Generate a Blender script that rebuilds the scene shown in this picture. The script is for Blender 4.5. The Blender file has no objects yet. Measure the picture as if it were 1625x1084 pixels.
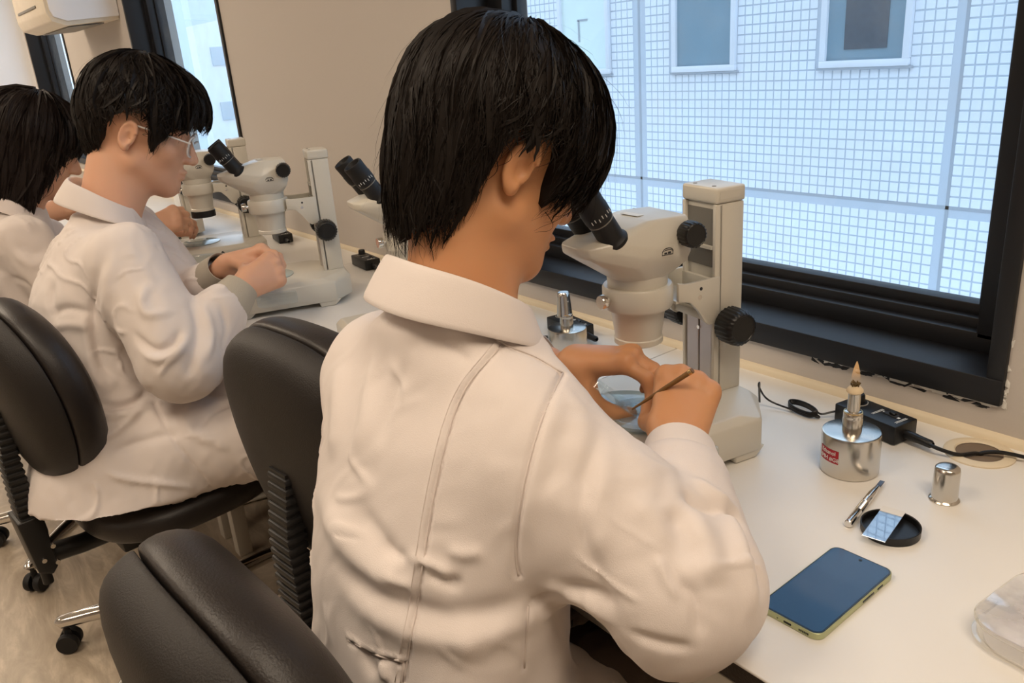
import bpy, bmesh, math, random
import numpy as np
from mathutils import Vector, Matrix, Quaternion
from mathutils.bvhtree import BVHTree
random.seed(7); RNG = np.random.default_rng(7)
SC = bpy.context.scene; COL = SC.collection
ZD = 0.75                                   # bench top above the floor; coordinates below are measured from the bench top
# ------------------------------------------------------------------ camera
FPX, IW, IH = 1285.0, 1625.0, 1084.0
CAMP = np.array([0.71, -1.1411, 0.5671 + ZD])
def cam_rows(y, p, r):
    y, p, r = map(math.radians, (y, p, r))
    F = np.array([math.sin(y)*math.cos(p), math.cos(y)*math.cos(p), -math.sin(p)])
    Rt = np.array([math.cos(y), -math.sin(y), 0.0]); D = np.cross(F, Rt)
    return np.stack([math.cos(r)*Rt + math.sin(r)*D, -math.sin(r)*Rt + math.cos(r)*D, F])
CR = cam_rows(-53.1, 19.8, 4.4)
cd = bpy.data.cameras.new('camera'); cam = bpy.data.objects.new('camera', cd); COL.objects.link(cam)
cd.sensor_width = 36.0; cd.lens = FPX*36.0/IW; cd.clip_start = 0.02; cd.clip_end = 300
cam.matrix_world = Matrix(((CR[0][0], -CR[1][0], -CR[2][0], CAMP[0]), (CR[0][1], -CR[1][1], -CR[2][1], CAMP[1]),
                           (CR[0][2], -CR[1][2], -CR[2][2], CAMP[2]), (0, 0, 0, 1)))
SC.camera = cam
# ------------------------------------------------------------------ world, lights, exposure
vs = SC.view_settings; vs.view_transform = 'Standard'; vs.look = 'None'; vs.exposure = 0.0; vs.gamma = 1.0; vs.use_curve_mapping = False
wd = bpy.data.worlds.new('sky'); SC.world = wd; wd.use_nodes = True
bg = wd.node_tree.nodes['Background']; bg.inputs[0].default_value = (0.62, 0.80, 1.0, 1); bg.inputs[1].default_value = 2.6
PANELS = [(-0.5, -1.75), (-2.8, -1.6), (-5.3, -1.5), (1.25, -0.95), (-0.5, -4.2), (-3.2, -4.2)]
PANEL_POWER = 17.0; PANEL_COL = (1.0, 0.825, 0.63)
def area(name, loc, size, rot, power, col):
    l = bpy.data.lights.new(name, 'AREA'); l.shape = 'RECTANGLE'; l.size, l.size_y = size; l.energy = power; l.color = col
    o = bpy.data.objects.new(name, l); COL.objects.link(o); o.location = loc; o.rotation_euler = rot; return o
for (x, y) in PANELS:
    area('ceiling_panel_light', (x, y, 2.655), (1.2, 0.55), (0, 0, 0), PANEL_POWER*(1.15 if x > 0 else 2.3 if x < -5 else 1.0), PANEL_COL)
for (x0, x1) in ((-0.936, 0.307), (-3.634, -2.405), (-6.34, -5.10)):     # sampling portals in the window openings
    o = area('window_portal', ((x0+x1)/2, 0.16, ZD+0.84), (x1-x0, 1.45), (math.radians(-90), 0, 0), 1.0, (1, 1, 1)); o.data.cycles.is_portal = True

# ------------------------------------------------------------------ materials
def mat(name, col, rough=0.5, metal=0.0, spec=0.5, bump=0.0, bscale=200.0, var=0.0, vscale=6.0, trans=0.0, ior=1.45, coat=0.0, sss=0.0, alpha=1.0, emit=0.0, aniso=None, sheen=0.0):
    m = bpy.data.materials.new(name); m.use_nodes = True; nt = m.node_tree; b = nt.nodes['Principled BSDF']; I = b.inputs
    I['Base Color'].default_value = (*col, 1); I['Roughness'].default_value = rough; I['Metallic'].default_value = metal
    I['Specular IOR Level'].default_value = spec; I['IOR'].default_value = ior; I['Transmission Weight'].default_value = trans
    I['Coat Weight'].default_value = coat; I['Alpha'].default_value = alpha; I['Sheen Weight'].default_value = sheen
    if sss: I['Subsurface Weight'].default_value = sss; I['Subsurface Radius'].default_value = (1, 0.35, 0.2); I['Subsurface Scale'].default_value = 0.012
    if emit: I['Emission Color'].default_value = (*col, 1); I['Emission Strength'].default_value = emit
    tc = nt.nodes.new('ShaderNodeTexCoord')
    if var:
        n = nt.nodes.new('ShaderNodeTexNoise'); n.inputs['Scale'].default_value = vscale; n.inputs['Detail'].default_value = 5
        nt.links.new(tc.outputs['Object'], n.inputs['Vector'])
        mx = nt.nodes.new('ShaderNodeMix'); mx.data_type = 'RGBA'
        mx.inputs[6].default_value = (*[c*(1-var) for c in col], 1); mx.inputs[7].default_value = (*[min(1, c*(1+var)) for c in col], 1)
        nt.links.new(n.outputs['Fac'], mx.inputs[0]); nt.links.new(mx.outputs[2], I['Base Color'])
    if bump:
        n = nt.nodes.new('ShaderNodeTexNoise'); n.inputs['Scale'].default_value = bscale; n.inputs['Detail'].default_value = 3
        nt.links.new(tc.outputs['Object'], n.inputs['Vector'])
        bp = nt.nodes.new('ShaderNodeBump'); bp.inputs['Strength'].default_value = bump; bp.inputs['Distance'].default_value = 0.002
        nt.links.new(n.outputs['Fac'], bp.inputs['Height']); nt.links.new(bp.outputs[0], I['Normal'])
    return m
def S(r, g, b):                                # display sRGB 0-255 -> linear
    return tuple(((c/255)/12.92 if c/255 <= 0.04045 else ((c/255+0.055)/1.055)**2.4) for c in (r, g, b))
def clear_mat(name, tint, gloss=0.08, rough=0.02, haze=0.0, hazecol=(0.8, 0.85, 0.9)):
    m = bpy.data.materials.new(name); m.use_nodes = True; nt = m.node_tree; nt.nodes.clear()
    out = nt.nodes.new('ShaderNodeOutputMaterial'); t = nt.nodes.new('ShaderNodeBsdfTransparent'); t.inputs[0].default_value = (*tint, 1)
    g = nt.nodes.new('ShaderNodeBsdfGlossy'); g.inputs['Roughness'].default_value = rough; g.inputs[0].default_value = (1, 1, 1, 1)
    lw = nt.nodes.new('ShaderNodeFresnel'); lw.inputs[0].default_value = 1.45
    ma = nt.nodes.new('ShaderNodeMath'); ma.operation = 'MULTIPLY_ADD'; ma.inputs[1].default_value = 0.9; ma.inputs[2].default_value = gloss; ma.use_clamp = True
    ge = nt.nodes.new('ShaderNodeNewGeometry'); iv = nt.nodes.new('ShaderNodeMath'); iv.operation = 'SUBTRACT'; iv.inputs[0].default_value = 1.0; nt.links.new(ge.outputs['Backfacing'], iv.inputs[1])
    fr = nt.nodes.new('ShaderNodeMath'); fr.operation = 'MULTIPLY'; nt.links.new(lw.outputs[0], fr.inputs[0]); nt.links.new(iv.outputs[0], fr.inputs[1])   # no inner total reflection: thin sheet
    nt.links.new(fr.outputs[0], ma.inputs[0]); mx = nt.nodes.new('ShaderNodeMixShader')
    nt.links.new(ma.outputs[0], mx.inputs[0]); nt.links.new(t.outputs[0], mx.inputs[1]); nt.links.new(g.outputs[0], mx.inputs[2]); last = mx
    if haze:
        d = nt.nodes.new('ShaderNodeBsdfDiffuse'); d.inputs[0].default_value = (*hazecol, 1)
        tc = nt.nodes.new('ShaderNodeTexCoord'); n = nt.nodes.new('ShaderNodeTexNoise'); n.inputs['Scale'].default_value = 14; n.inputs['Detail'].default_value = 8
        nt.links.new(tc.outputs['Object'], n.inputs['Vector'])
        mr = nt.nodes.new('ShaderNodeMapRange'); mr.inputs[1].default_value = 0.35; mr.inputs[2].default_value = 0.75; mr.inputs[3].default_value = haze*0.5; mr.inputs[4].default_value = haze*1.6
        nt.links.new(n.outputs['Fac'], mr.inputs[0])
        m2 = nt.nodes.new('ShaderNodeMixShader'); nt.links.new(mr.outputs[0], m2.inputs[0]); nt.links.new(mx.outputs[0], m2.inputs[1]); nt.links.new(d.outputs[0], m2.inputs[2]); last = m2
    nt.links.new(last.outputs[0], out.inputs[0]); return m
M = {}
M['wall'] = mat('wall_paint', S(192, 184, 176), 0.75, bump=0.12, bscale=300)
M['wall_white'] = mat('white_paint', S(244, 246, 250), 0.8)
M['ceiling'] = mat('ceiling_paint', S(225, 220, 212), 0.9)
M['frame'] = mat('black_frame', S(20, 21, 25), 0.42, bump=0.05, bscale=120)
M['glass'] = clear_mat('window_glass', (0.96, 0.985, 1.0), gloss=0.0, haze=0.05, hazecol=(0.75, 0.85, 0.95))
M['bench'] = mat('bench_laminate', S(230, 227, 222), 0.33, var=0.03, vscale=3, bump=0.03, bscale=600)
M['bench_edge'] = mat('bench_edge', S(52, 42, 34), 0.6, bump=0.6, bscale=300, var=0.3, vscale=150)
M['bench_metal'] = mat('bench_frame_paint', S(214, 206, 194), 0.5)
M['upstand'] = mat('upstand_strip', S(222, 208, 182), 0.5)
M['sealant'] = mat('filler', S(225, 222, 215), 0.9, bump=0.5, bscale=120)
M['scope'] = mat('scope_enamel', S(206, 201, 189), 0.32, bump=0.06, bscale=900, coat=0.15)
M['scope_metal'] = mat('rail_aluminium', S(190, 184, 184), 0.35, metal=0.85)
M['scope_dark'] = mat('channel_grey', S(120, 116, 108), 0.5)
M['black'] = mat('black_plastic', S(22, 22, 23), 0.38, bump=0.05, bscale=500)
M['rubber'] = mat('black_rubber', S(20, 20, 22), 0.55, bump=0.1, bscale=400)
M['lens'] = mat('eyepiece_lens', S(30, 25, 35), 0.05, spec=1.0)
M['chrome'] = mat('chrome', (0.75, 0.73, 0.70), 0.12, metal=1.0)
M['steel'] = mat('brushed_steel', (0.62, 0.59, 0.54), 0.22, metal=1.0, bump=0.03, bscale=80)
M['steel_dark'] = mat('dark_steel', (0.18, 0.18, 0.19), 0.35, metal=1.0)
M['brass'] = mat('brass', (0.65, 0.45, 0.2), 0.25, metal=1.0)
M['leather'] = mat('chair_leather', S(36, 31, 29), 0.42, bump=0.22, bscale=420, spec=0.5)
M['chair_shell'] = mat('chair_shell', S(32, 28, 26), 0.55, bump=0.3, bscale=500)
M['chair_plastic'] = mat('chair_plastic', S(26, 25, 25), 0.45)
M['paper'] = mat('white_print', S(225, 225, 222), 0.6)
M['red'] = mat('red_label', S(170, 28, 44), 0.45)
M['ink'] = mat('black_ink', S(45, 45, 48), 0.6)
M['acrylic'] = clear_mat('clear_acrylic', (0.93, 0.95, 0.95), gloss=0.06, rough=0.06, haze=0.10)
M['clear'] = clear_mat('clear_glass', (0.95, 0.97, 0.97), gloss=0.05)
M['stage'] = mat('stage_glass', S(165, 178, 176), 0.06, spec=0.8)
def floor_mat():
    m = mat('vinyl_floor', S(170, 156, 138), 0.4, bump=0.05, bscale=60); nt = m.node_tree; b = nt.nodes['Principled BSDF']
    tc = nt.nodes.new('ShaderNodeTexCoord'); mp = nt.nodes.new('ShaderNodeMapping'); mp.inputs['Rotation'].default_value = (0, 0, 0.9); mp.inputs['Scale'].default_value = (1.2, 4.5, 1)
    n = nt.nodes.new('ShaderNodeTexNoise'); n.inputs['Scale'].default_value = 2.4; n.inputs['Detail'].default_value = 9; n.inputs['Roughness'].default_value = 0.65; n.inputs['Distortion'].default_value = 2.2
    cr = nt.nodes.new('ShaderNodeValToRGB'); e = cr.color_ramp.elements
    e[0].position = 0.3; e[0].color = (*S(152, 138, 120), 1); e[1].position = 0.72; e[1].color = (*S(205, 190, 170), 1)
    x = e.new(0.5); x.color = (*S(172, 158, 140), 1)
    nt.links.new(tc.outputs['Object'], mp.inputs[0]); nt.links.new(mp.outputs[0], n.inputs['Vector']); nt.links.new(n.outputs['Fac'], cr.inputs[0]); nt.links.new(cr.outputs[0], b.inputs['Base Color']); return m
M['floor'] = floor_mat()

# ------------------------------------------------------------------ mesh helpers
def catmull(pts, n=6):
    P = [np.array(p, float) for p in pts]; P = [2*P[0]-P[1]] + P + [2*P[-1]-P[-2]]; out = []
    for i in range(1, len(P)-2):
        a, b, c, d = P[i-1], P[i], P[i+1], P[i+2]
        for k in range(n):
            t = k/n; out.append(0.5*((2*b)+(c-a)*t+(2*a-5*b+4*c-d)*t*t+(3*b-a-3*c+d)*t**3))
    out.append(P[-2]); return out
def frame_of(d):
    d = Vector(d).normalized(); u = Vector((0, 0, 1)) if abs(d.z) < 0.95 else Vector((1, 0, 0))
    a = d.cross(u).normalized(); return a, d.cross(a).normalized(), d
class B:
    def __init__(s): s.bm = bmesh.new()
    def _merge(s, bm2, mtx=None):
        if mtx is not None: bm2.transform(mtx)
        me = bpy.data.meshes.new('t'); bm2.to_mesh(me); bm2.free(); s.bm.from_mesh(me); bpy.data.meshes.remove(me); return s
    def box(s, c, size, rot=None, bev=0.0, seg=2):
        b = bmesh.new(); bmesh.ops.create_cube(b, size=1.0); bmesh.ops.scale(b, vec=Vector(size), verts=b.verts)
        if bev: bmesh.ops.bevel(b, geom=list(b.edges), offset=bev, segments=seg, profile=0.5, affect='EDGES')
        m = Matrix.Translation(Vector(c))
        if rot is not None: m = m @ (rot.to_4x4() if not isinstance(rot, (tuple, list)) else Matrix.Rotation(rot[2], 4, 'Z') @ Matrix.Rotation(rot[1], 4, 'Y') @ Matrix.Rotation(rot[0], 4, 'X'))
        return s._merge(b, m)
    def hull(s, pts, bev=0.0, seg=3):
        b = bmesh.new()
        for p in pts: b.verts.new(p)
        r = bmesh.ops.convex_hull(b, input=list(b.verts)); bmesh.ops.delete(b, geom=[v for v in b.verts if not v.link_faces], context='VERTS')
        bmesh.ops.dissolve_limit(b, angle_limit=0.02, verts=b.verts, edges=b.edges)
        if bev: bmesh.ops.bevel(b, geom=list(b.edges), offset=bev, segments=seg, profile=0.5, affect='EDGES', clamp_overlap=True)
        return s._merge(b)
    def lathe(s, prof, o=(0, 0, 0), axis=(0, 0, 1), n=32, sx=1.0, ridges=0, depth=0.0, rr=None):
        a, b_, d = frame_of(axis); o = Vector(o); bm = s.bm; rings = []
        for (r, z) in prof:
            if r < 1e-6: rings.append([bm.verts.new(o + d*z)])
            else:
                ring = []
                for k in range(n):
                    t = 2*math.pi*k/n; q = r
                    if ridges and rr and rr[0] <= z <= rr[1]: q = r - (depth if (k*ridges*2//n) % 2 else 0)
                    ring.append(bm.verts.new(o + d*z + a*(q*math.cos(t)) + b_*(q*sx*math.sin(t))))
                rings.append(ring)
        for r0, r1 in zip(rings[:-1], rings[1:]):
            if len(r0) == 1 and len(r1) == 1: continue
            for k in range(n):
                k2 = (k+1) % n
                if len(r0) == 1: bm.faces.new((r0[0], r1[k], r1[k2]))
                elif len(r1) == 1: bm.faces.new((r0[k], r1[0], r0[k2]))
                else: bm.faces.new((r0[k], r1[k], r1[k2], r0[k2]))
        return s
    def tube(s, pts, r, n=8, smooth=0):
        if smooth:
            m0 = len(pts); pts = catmull(pts, smooth)
            if hasattr(r, '__len__'): r = np.interp(np.linspace(0, m0-1, len(pts)), range(m0), r)
        P = [Vector(p) for p in pts]; R = [r]*len(P) if not hasattr(r, '__len__') else list(r)
        bm = s.bm; prev = None; a = None; rings = []
        for i, p in enumerate(P):
            d = (P[min(i+1, len(P)-1)] - P[max(i-1, 0)]).normalized()
            if a is None: a = frame_of(d)[0]
            a = (a - d*a.dot(d)).normalized(); b_ = d.cross(a)
            rings.append([bm.verts.new(p + (a*math.cos(2*math.pi*k/n) + b_*math.sin(2*math.pi*k/n))*R[i]) for k in range(n)])
        for r0, r1 in zip(rings[:-1], rings[1:]):
            for k in range(n): bm.faces.new((r0[k], r0[(k+1) % n], r1[(k+1) % n], r1[k]))
        bm.faces.new(rings[0][::-1]); bm.faces.new(rings[-1]); return s
    def prism(s, poly, fn, t0, t1, bev=0.0, seg=2):
        b = bmesh.new(); v0 = [b.verts.new(fn(u, v, t0)) for u, v in poly]; v1 = [b.verts.new(fn(u, v, t1)) for u, v in poly]; n = len(poly)
        b.faces.new(v0[::-1]); b.faces.new(v1)
        for k in range(n): b.faces.new((v0[k], v0[(k+1) % n], v1[(k+1) % n], v1[k]))
        bmesh.ops.recalc_face_normals(b, faces=b.faces)
        if bev: bmesh.ops.bevel(b, geom=list(b.edges), offset=bev, segments=seg, profile=0.5, affect='EDGES', clamp_overlap=True)
        return s._merge(b)
    def build(s, name, m, parent=None, loc=(0, 0, 0), smooth=True, ang=38):
        bmesh.ops.recalc_face_normals(s.bm, faces=s.bm.faces)
        me = bpy.data.meshes.new(name); s.bm.to_mesh(me); s.bm.free()
        return link(name, me, m, parent, loc, smooth, ang)
def link(name, me, m, parent=None, loc=(0, 0, 0), smooth=True, ang=38):
    me.materials.append(M[m] if isinstance(m, str) else m)
    if smooth: me.shade_smooth(); me.set_sharp_from_angle(angle=math.radians(ang))
    o = bpy.data.objects.new(name, me); COL.objects.link(o); o.location = loc
    if parent is not None: o.parent = parent
    return o
def tag(o, label=None, cat=None, group=None, kind=None):
    if label: o['label'] = label
    if cat: o['category'] = cat
    if group: o['group'] = group
    if kind: o['kind'] = kind
    return o
def thing(name, label, cat, loc, rz=0.0, group=None):
    o = bpy.data.objects.new(name, None); COL.objects.link(o); o.location = (loc[0], loc[1], loc[2] + ZD); o.rotation_euler = (0, 0, rz); o.empty_display_size = 0.05
    return tag(o, label, cat, group)
def copy_tree(o, parent=None, skip=()):
    c = o.copy(); COL.objects.link(c); c.parent = parent
    for ch in list(o.children):
        if ch.name.split('.')[0] in skip: continue
        copy_tree(ch, c, skip)
    return c
def text_mesh(name, txt, size, m, parent, mtx, depth=0.0002):
    cu = bpy.data.curves.new(name, 'FONT'); cu.body = txt; cu.size = size; cu.extrude = depth; cu.align_x = 'CENTER'; cu.align_y = 'CENTER'; cu.resolution_u = 3
    t = bpy.data.objects.new(name, cu); COL.objects.link(t); bpy.context.view_layer.update()
    me = bpy.data.meshes.new_from_object(t.evaluated_get(bpy.context.evaluated_depsgraph_get())); bpy.data.objects.remove(t); bpy.data.curves.remove(cu)
    me.name = name; me.transform(mtx); me.materials.clear(); return link(name, me, m, parent, smooth=False)
# ------------------------------------------------------------------ the room
def struct(name, b, m, **k): return tag(b.build(name, m, loc=(0, 0, ZD), **k), kind='structure')
XL, XR, YF, ZC = -6.42, 3.2, -6.0, 1.95
WIN = [(-0.936, 0.307), (-3.634, -2.405), (-6.34, -5.10)]; WZ0, WZ1, WT = 0.055, 1.62, 0.22
struct('floor', B().box(((XL+XR)/2, YF/2+0.1, -ZD-0.05), (XR-XL+0.4, -YF+0.6, 0.1)), 'floor', smooth=False)
struct('ceiling', B().box(((XL+XR)/2, YF/2+0.1, ZC+0.05), (XR-XL+0.4, -YF+0.6, 0.1)), 'ceiling', smooth=False)
b = B(); edges = [XL-0.1] + [v for w in sorted(WIN) for v in w] + [XR+0.1]
for i in range(0, len(edges), 2): b.box(((edges[i]+edges[i+1])/2, WT/2, (ZC-ZD)/2), (edges[i+1]-edges[i], WT, ZC+ZD))
for (x0, x1) in WIN:
    b.box(((x0+x1)/2, WT/2, (WZ0-ZD)/2), (x1-x0, WT, WZ0+ZD)); b.box(((x0+x1)/2, WT/2, (WZ1+ZC)/2), (x1-x0, WT, ZC-WZ1))
struct('wall_back', b, 'wall', smooth=False)
struct('wall_left', B().box((XL-0.05, YF/2, (ZC-ZD)/2), (0.1, -YF, ZC+ZD)), 'wall_white', smooth=False)
struct('wall_right', B().box((XR+0.05, YF/2, (ZC-ZD)/2), (0.1, -YF, ZC+ZD)), 'wall', smooth=False)
struct('wall_front', B().box(((XL+XR)/2, YF-0.05, (ZC-ZD)/2), (XR-XL, 0.1, ZC+ZD)), 'wall', smooth=False)
for i, (x0, x1) in enumerate(WIN):
    xc, w = (x0+x1)/2, x1-x0
    e = bpy.data.objects.new('window_%d' % (i+1), None); COL.objects.link(e); e.location = (0, 0, ZD); tag(e, kind='structure')
    # outer black lining: flat sill, jambs, head
    B().box((xc, 0.085, (WZ0+0.094)/2), (w, 0.19, 0.094-WZ0), bev=0.003).build('window_sill', 'frame', e)
    B().box((xc, 0.085, WZ1-0.02), (w, 0.19, 0.04), bev=0.003).build('window_head', 'frame', e)
    for sx, xx in ((1, x0), (-1, x1)):
        B().box((xx+sx*0.012, 0.085, (WZ0+WZ1)/2), (0.024, 0.186, WZ1-WZ0-0.01), bev=0.003).build('window_jamb', 'frame', e)
    # sliding sash with stepped rails
    b = B(); b.box((xc, 0.115, 0.108), (w-0.05, 0.07, 0.03), bev=0.002); b.box((xc, 0.12, 0.128), (w-0.05, 0.045, 0.022), bev=0.002); b.box((xc, 0.128, 0.146), (w-0.05, 0.03, 0.02), bev=0.002)
    b.box((xc, 0.125, WZ1-0.065), (w-0.05, 0.04, 0.06), bev=0.002); b.build('sash_rail', 'frame', e)
    for sx, xx in ((1, x0), (-1, x1)):
        b = B(); b.box((xx+sx*0.05, 0.11, (0.094+WZ1)/2), (0.055, 0.06, WZ1-0.094-0.04), bev=0.002); b.box((xx+sx*0.082, 0.128, (0.094+WZ1)/2), (0.02, 0.03, WZ1-0.094-0.05), bev=0.002); b.build('sash_stile', 'frame', e)
    B().box((xc, 0.128, (0.15+WZ1)/2-0.02), (w-0.17, 0.006, WZ1-0.2)).build('pane', 'glass', e, smooth=False)
# chipped filler along the edge of the near window
b = B()
for k in range(26):
    x = 0.295-0.30*random.random()**1.3; b.hull([(x+random.uniform(-.012, .012), -0.0015*random.random(), WZ0-0.002+random.uniform(-.006, .004)) for _ in range(5)] + [(x, 0.004, WZ0-0.003)])
for k in range(16):
    z = WZ0+0.10*random.random()**1.4; b.hull([(0.307+random.uniform(-.003, .006), -0.0015*random.random(), z+random.uniform(-.007, .007)) for _ in range(5)] + [(0.307, 0.004, z)])
tag(b.build('trim_1', 'sealant', loc=(0, 0, ZD), smooth=False), kind='structure')
b = B()
for k in range(22):
    x = 0.29-0.28*random.random(); b.hull([(x+random.uniform(-.016, .016), -0.001*random.random(), WZ0-0.006+random.uniform(-.006, .004)) for _ in range(5)] + [(x, 0.004, WZ0-0.004)])
tag(b.build('trim_2', 'frame', loc=(0, 0, ZD), smooth=False), kind='structure')
# wall mounted fan unit at the far end
t = thing('air_conditioner', 'pale wall-mounted air conditioner high up between the far windows', 'air conditioner', (-4.15, 0, 0.82))
def yz(u, v, x): return (x, u, v)
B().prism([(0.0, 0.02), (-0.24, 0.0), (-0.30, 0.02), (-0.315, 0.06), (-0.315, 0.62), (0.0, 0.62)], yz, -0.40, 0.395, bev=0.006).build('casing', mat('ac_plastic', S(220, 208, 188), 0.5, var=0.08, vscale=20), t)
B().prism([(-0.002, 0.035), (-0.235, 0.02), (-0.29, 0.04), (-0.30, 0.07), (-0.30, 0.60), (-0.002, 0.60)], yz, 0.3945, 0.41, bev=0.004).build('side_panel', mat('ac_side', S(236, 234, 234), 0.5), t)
B().prism([(-0.06, 0.012), (-0.22, -0.001), (-0.22, -0.004), (-0.06, 0.006)], yz, -0.33, 0.33).build('air_outlet', 'scope_dark', t)
B().box((-0.05, -0.317, 0.10), (0.5, 0.006, 0.012), bev=0.002).build('louvre', 'scope_dark', t)
# ceiling panels
for (x, y) in PANELS:
    t = thing('ceiling_panel', 'square-edged LED ceiling panel set over the benches', 'light', (x, y, 1.93), 0, 'LED ceiling panels')
    b = B()
    for sx, sy, wx, wy in ((0, .3, 1.26, .03), (0, -.3, 1.26, .03), (.615, 0, .03, .57), (-.615, 0, .03, .57)): b.box((sx, sy, 0.005), (wx, wy, 0.03), bev=0.003)
    b.build('panel_frame', 'wall_white', t)
    B().box((0, 0, 0.012), (1.2, 0.57, 0.012)).build('diffuser', mat('diffuser', (1, 0.85, 0.68), 0.5, emit=3.0), t, smooth=False)
# ------------------------------------------------------------------ outside
YB = 3.0; TP = 0.0513
M['tile'] = mat('white_tile', S(228, 234, 242), 0.28, var=0.03, vscale=9)
M['grout'] = mat('tile_grout', S(188, 198, 210), 0.9)
M['joint'] = mat('joint_sealant', S(160, 168, 178), 0.8)
M['out_frame'] = mat('outer_window_frame', S(222, 226, 234), 0.4)
M['out_glass'] = mat('outer_window_glass', S(118, 146, 162), 0.15, var=0.12, vscale=5)
M['out_dark'] = mat('outer_dark_glass', S(72, 84, 96), 0.3, var=0.25, vscale=40)
M['out_frost'] = mat('outer_frosted_glass', S(216, 232, 230), 0.4)
ext = bpy.data.objects.new('tiled_building', None); COL.objects.link(ext); ext.location = (0, 0, ZD)
tag(ext, 'white square-tiled neighbouring building across from the near window', 'building')
B().box((-1.2, YB+1.9965, 0.2), (9.8, 4.0, 9.0)).build('facade', 'grout', ext, smooth=False)
OW = [(-2.886, -2.405, 0.355, 1.5, 'out_glass'), (-1.862, -1.376, 0.352, 1.5, 'out_glass'), (-3.942, -3.433, 0.362, 1.5, 'out_frost'), (-0.86, -0.37, 0.355, 1.5, 'out_glass')]
for (x0, x1, z0, z1, gm) in OW:
    w = bpy.data.objects.new('window', None); COL.objects.link(w); w.parent = ext
    b = B(); xc = (x0+x1)/2; f = 0.035
    b.box((xc, YB-0.005, z0+f/2), (x1-x0, 0.05, f), bev=0.003); b.box((xc, YB-0.005, z1-f/2), (x1-x0, 0.05, f), bev=0.003)
    for xx in (x0+f/2, x1-f/2): b.box((xx, YB-0.005, (z0+z1)/2), (f, 0.05, z1-z0-2*f), bev=0.003)
    b.build('window_frame', 'out_frame', w); B().box((xc, YB-0.006, (z0+z1)/2), (x1-x0-2*f, 0.01, z1-z0-2*f)).build('pane', gm, w, smooth=False)
    B().box((xc, YB-0.01, z0-0.006), (x1-x0+0.03, 0.03, 0.012)).build('window_ledge', 'joint', w, smooth=False)
    if x0 == -1.862: B().box((xc+0.005, YB-0.012, 0.67), (0.23, 0.008, 0.46)).build('dark_pane', 'out_dark', w, smooth=False)
    if gm == 'out_frost':
        b = B(); b.box((xc-0.01, YB-0.012, 0.72), (0.10, 0.006, 0.012)); b.box((xc-0.05, YB-0.012, 0.65), (0.014, 0.006, 0.14)); b.build('latch', 'joint', w, smooth=False)
for (c, s) in (((-1.2, YB-0.003, -0.328), (9.8, 0.004, 0.018)), ((-3.177, YB-0.003, 0.2), (0.018, 0.004, 8.8)), ((-1.127, YB-0.003, 0.2), (0.018, 0.004, 8.8))):
    B().box(c, s).build('expansion_joint', 'joint', ext, smooth=False)
tb = B().box((0, 0, 0), (TP-0.008, 0.006, TP-0.008), bev=0.002, seg=1); tme = None; cand = []
def in_frame(P):
    q = CR @ (np.array(P)+np.array([0, 0, ZD])-CAMP); return (q[2] > 0 and 840 < IW/2+FPX*q[0]/q[2] < 1640 and -20 < IH/2+FPX*q[1]/q[2] < 500), q[2]
for i in range(-95, 92):
    for j in range(-52, 60):
        x, z = -1.127+0.03+i*TP, -0.328+0.03+j*TP
        if not -6.05 < x < 3.6: continue
        if abs(x+3.177) < 0.03 or abs(z+0.328) < 0.028 or abs(x+1.127) < 0.025: continue
        if any(x0-0.02 < x < x1+0.02 and z0-0.03 < z < z1+0.02 for (x0, x1, z0, z1, _) in OW): continue
        ok, d = in_frame((x, YB, z)); cand.append((0 if ok else 1, d, x, z))
cand.sort(); rest = B()
t0 = tb.build('tile', 'tile', ext, smooth=False); tme = t0.data; first = True
rv, rf = [], []; hw_ = (TP-0.008)/2; base = [(a*hw_, c*.003, e*hw_) for c in (-1, 1) for e in (-1, 1) for a in (-1, 1)]; bf = [(0, 1, 3, 2), (0, 4, 5, 1), (2, 3, 7, 6), (0, 2, 6, 4), (1, 5, 7, 3)]
for k, (o_, d, x, z) in enumerate(cand):
    dy = random.uniform(-0.0012, 0.0012)
    if k < 300:
        o = t0 if first else bpy.data.objects.new('tile', tme)
        if not first: COL.objects.link(o); o.parent = ext
        first = False; o.location = (x, YB-0.004+dy*.5, z)
    else:
        n = len(rv); rv += [(a+x, c+YB-0.004+dy*.5, e+z) for a, c, e in base]; rf += [tuple(q+n for q in p) for p in bf]
me = bpy.data.meshes.new('tile_field'); me.from_pydata(rv, [], rf); tag(link('tile_field', me, 'tile', ext, smooth=False), kind='stuff')
# far towers through the farther window, air haze painted into their pale colours
M['tower'] = mat('hazed_tower', S(206, 216, 224), 0.8); M['tower_win'] = mat('tower_window', S(158, 178, 192), 0.3)
def tower(x, y, w, d, z0, z1, label, rows):
    t = bpy.data.objects.new('tower_block', None); COL.objects.link(t); t.location = (x, y, ZD); tag(t, label, 'building', 'hazy tower blocks')
    B().box((0, 0, (z0+z1)/2), (w, d, z1-z0)).build('tower_wall', 'tower', t, smooth=False)
    B().box((0, 0, z1+0.3), (w*0.6, d*0.5, 0.6)).build('roof_house', 'tower', t, smooth=False)
    for (u, v, a, h) in rows: B().box((w/2+0.02, u, v), (0.12, a, h)).build('tower_window', 'tower_win', t, smooth=False)
tower(-52, 19.5, 8, 9, -12, 4.6, 'pale hazy tower block with small windows, seen through the second window', [(u, v, 0.75, 1.0) for u in (-3.4, -1.6, 0.4, 2.4) for v in (-7.2, -4.4, -1.6, 1.4)] + [(-0.6, -3.2, 1.2, 3.0)])
tower(-60, 32, 10, 9, -12, 7.5, 'taller tower block paled by haze, behind the nearer hazy one', [(u, v, 1, 1.2) for u in (-3, -1, 1, 3) for v in (-6, -3, 0, 3)])
struct('ground', B().box((-25, 25, -12.2), (110, 70, 0.2)), mat('ground_outside', S(140, 142, 140), 0.9), smooth=False)
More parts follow.
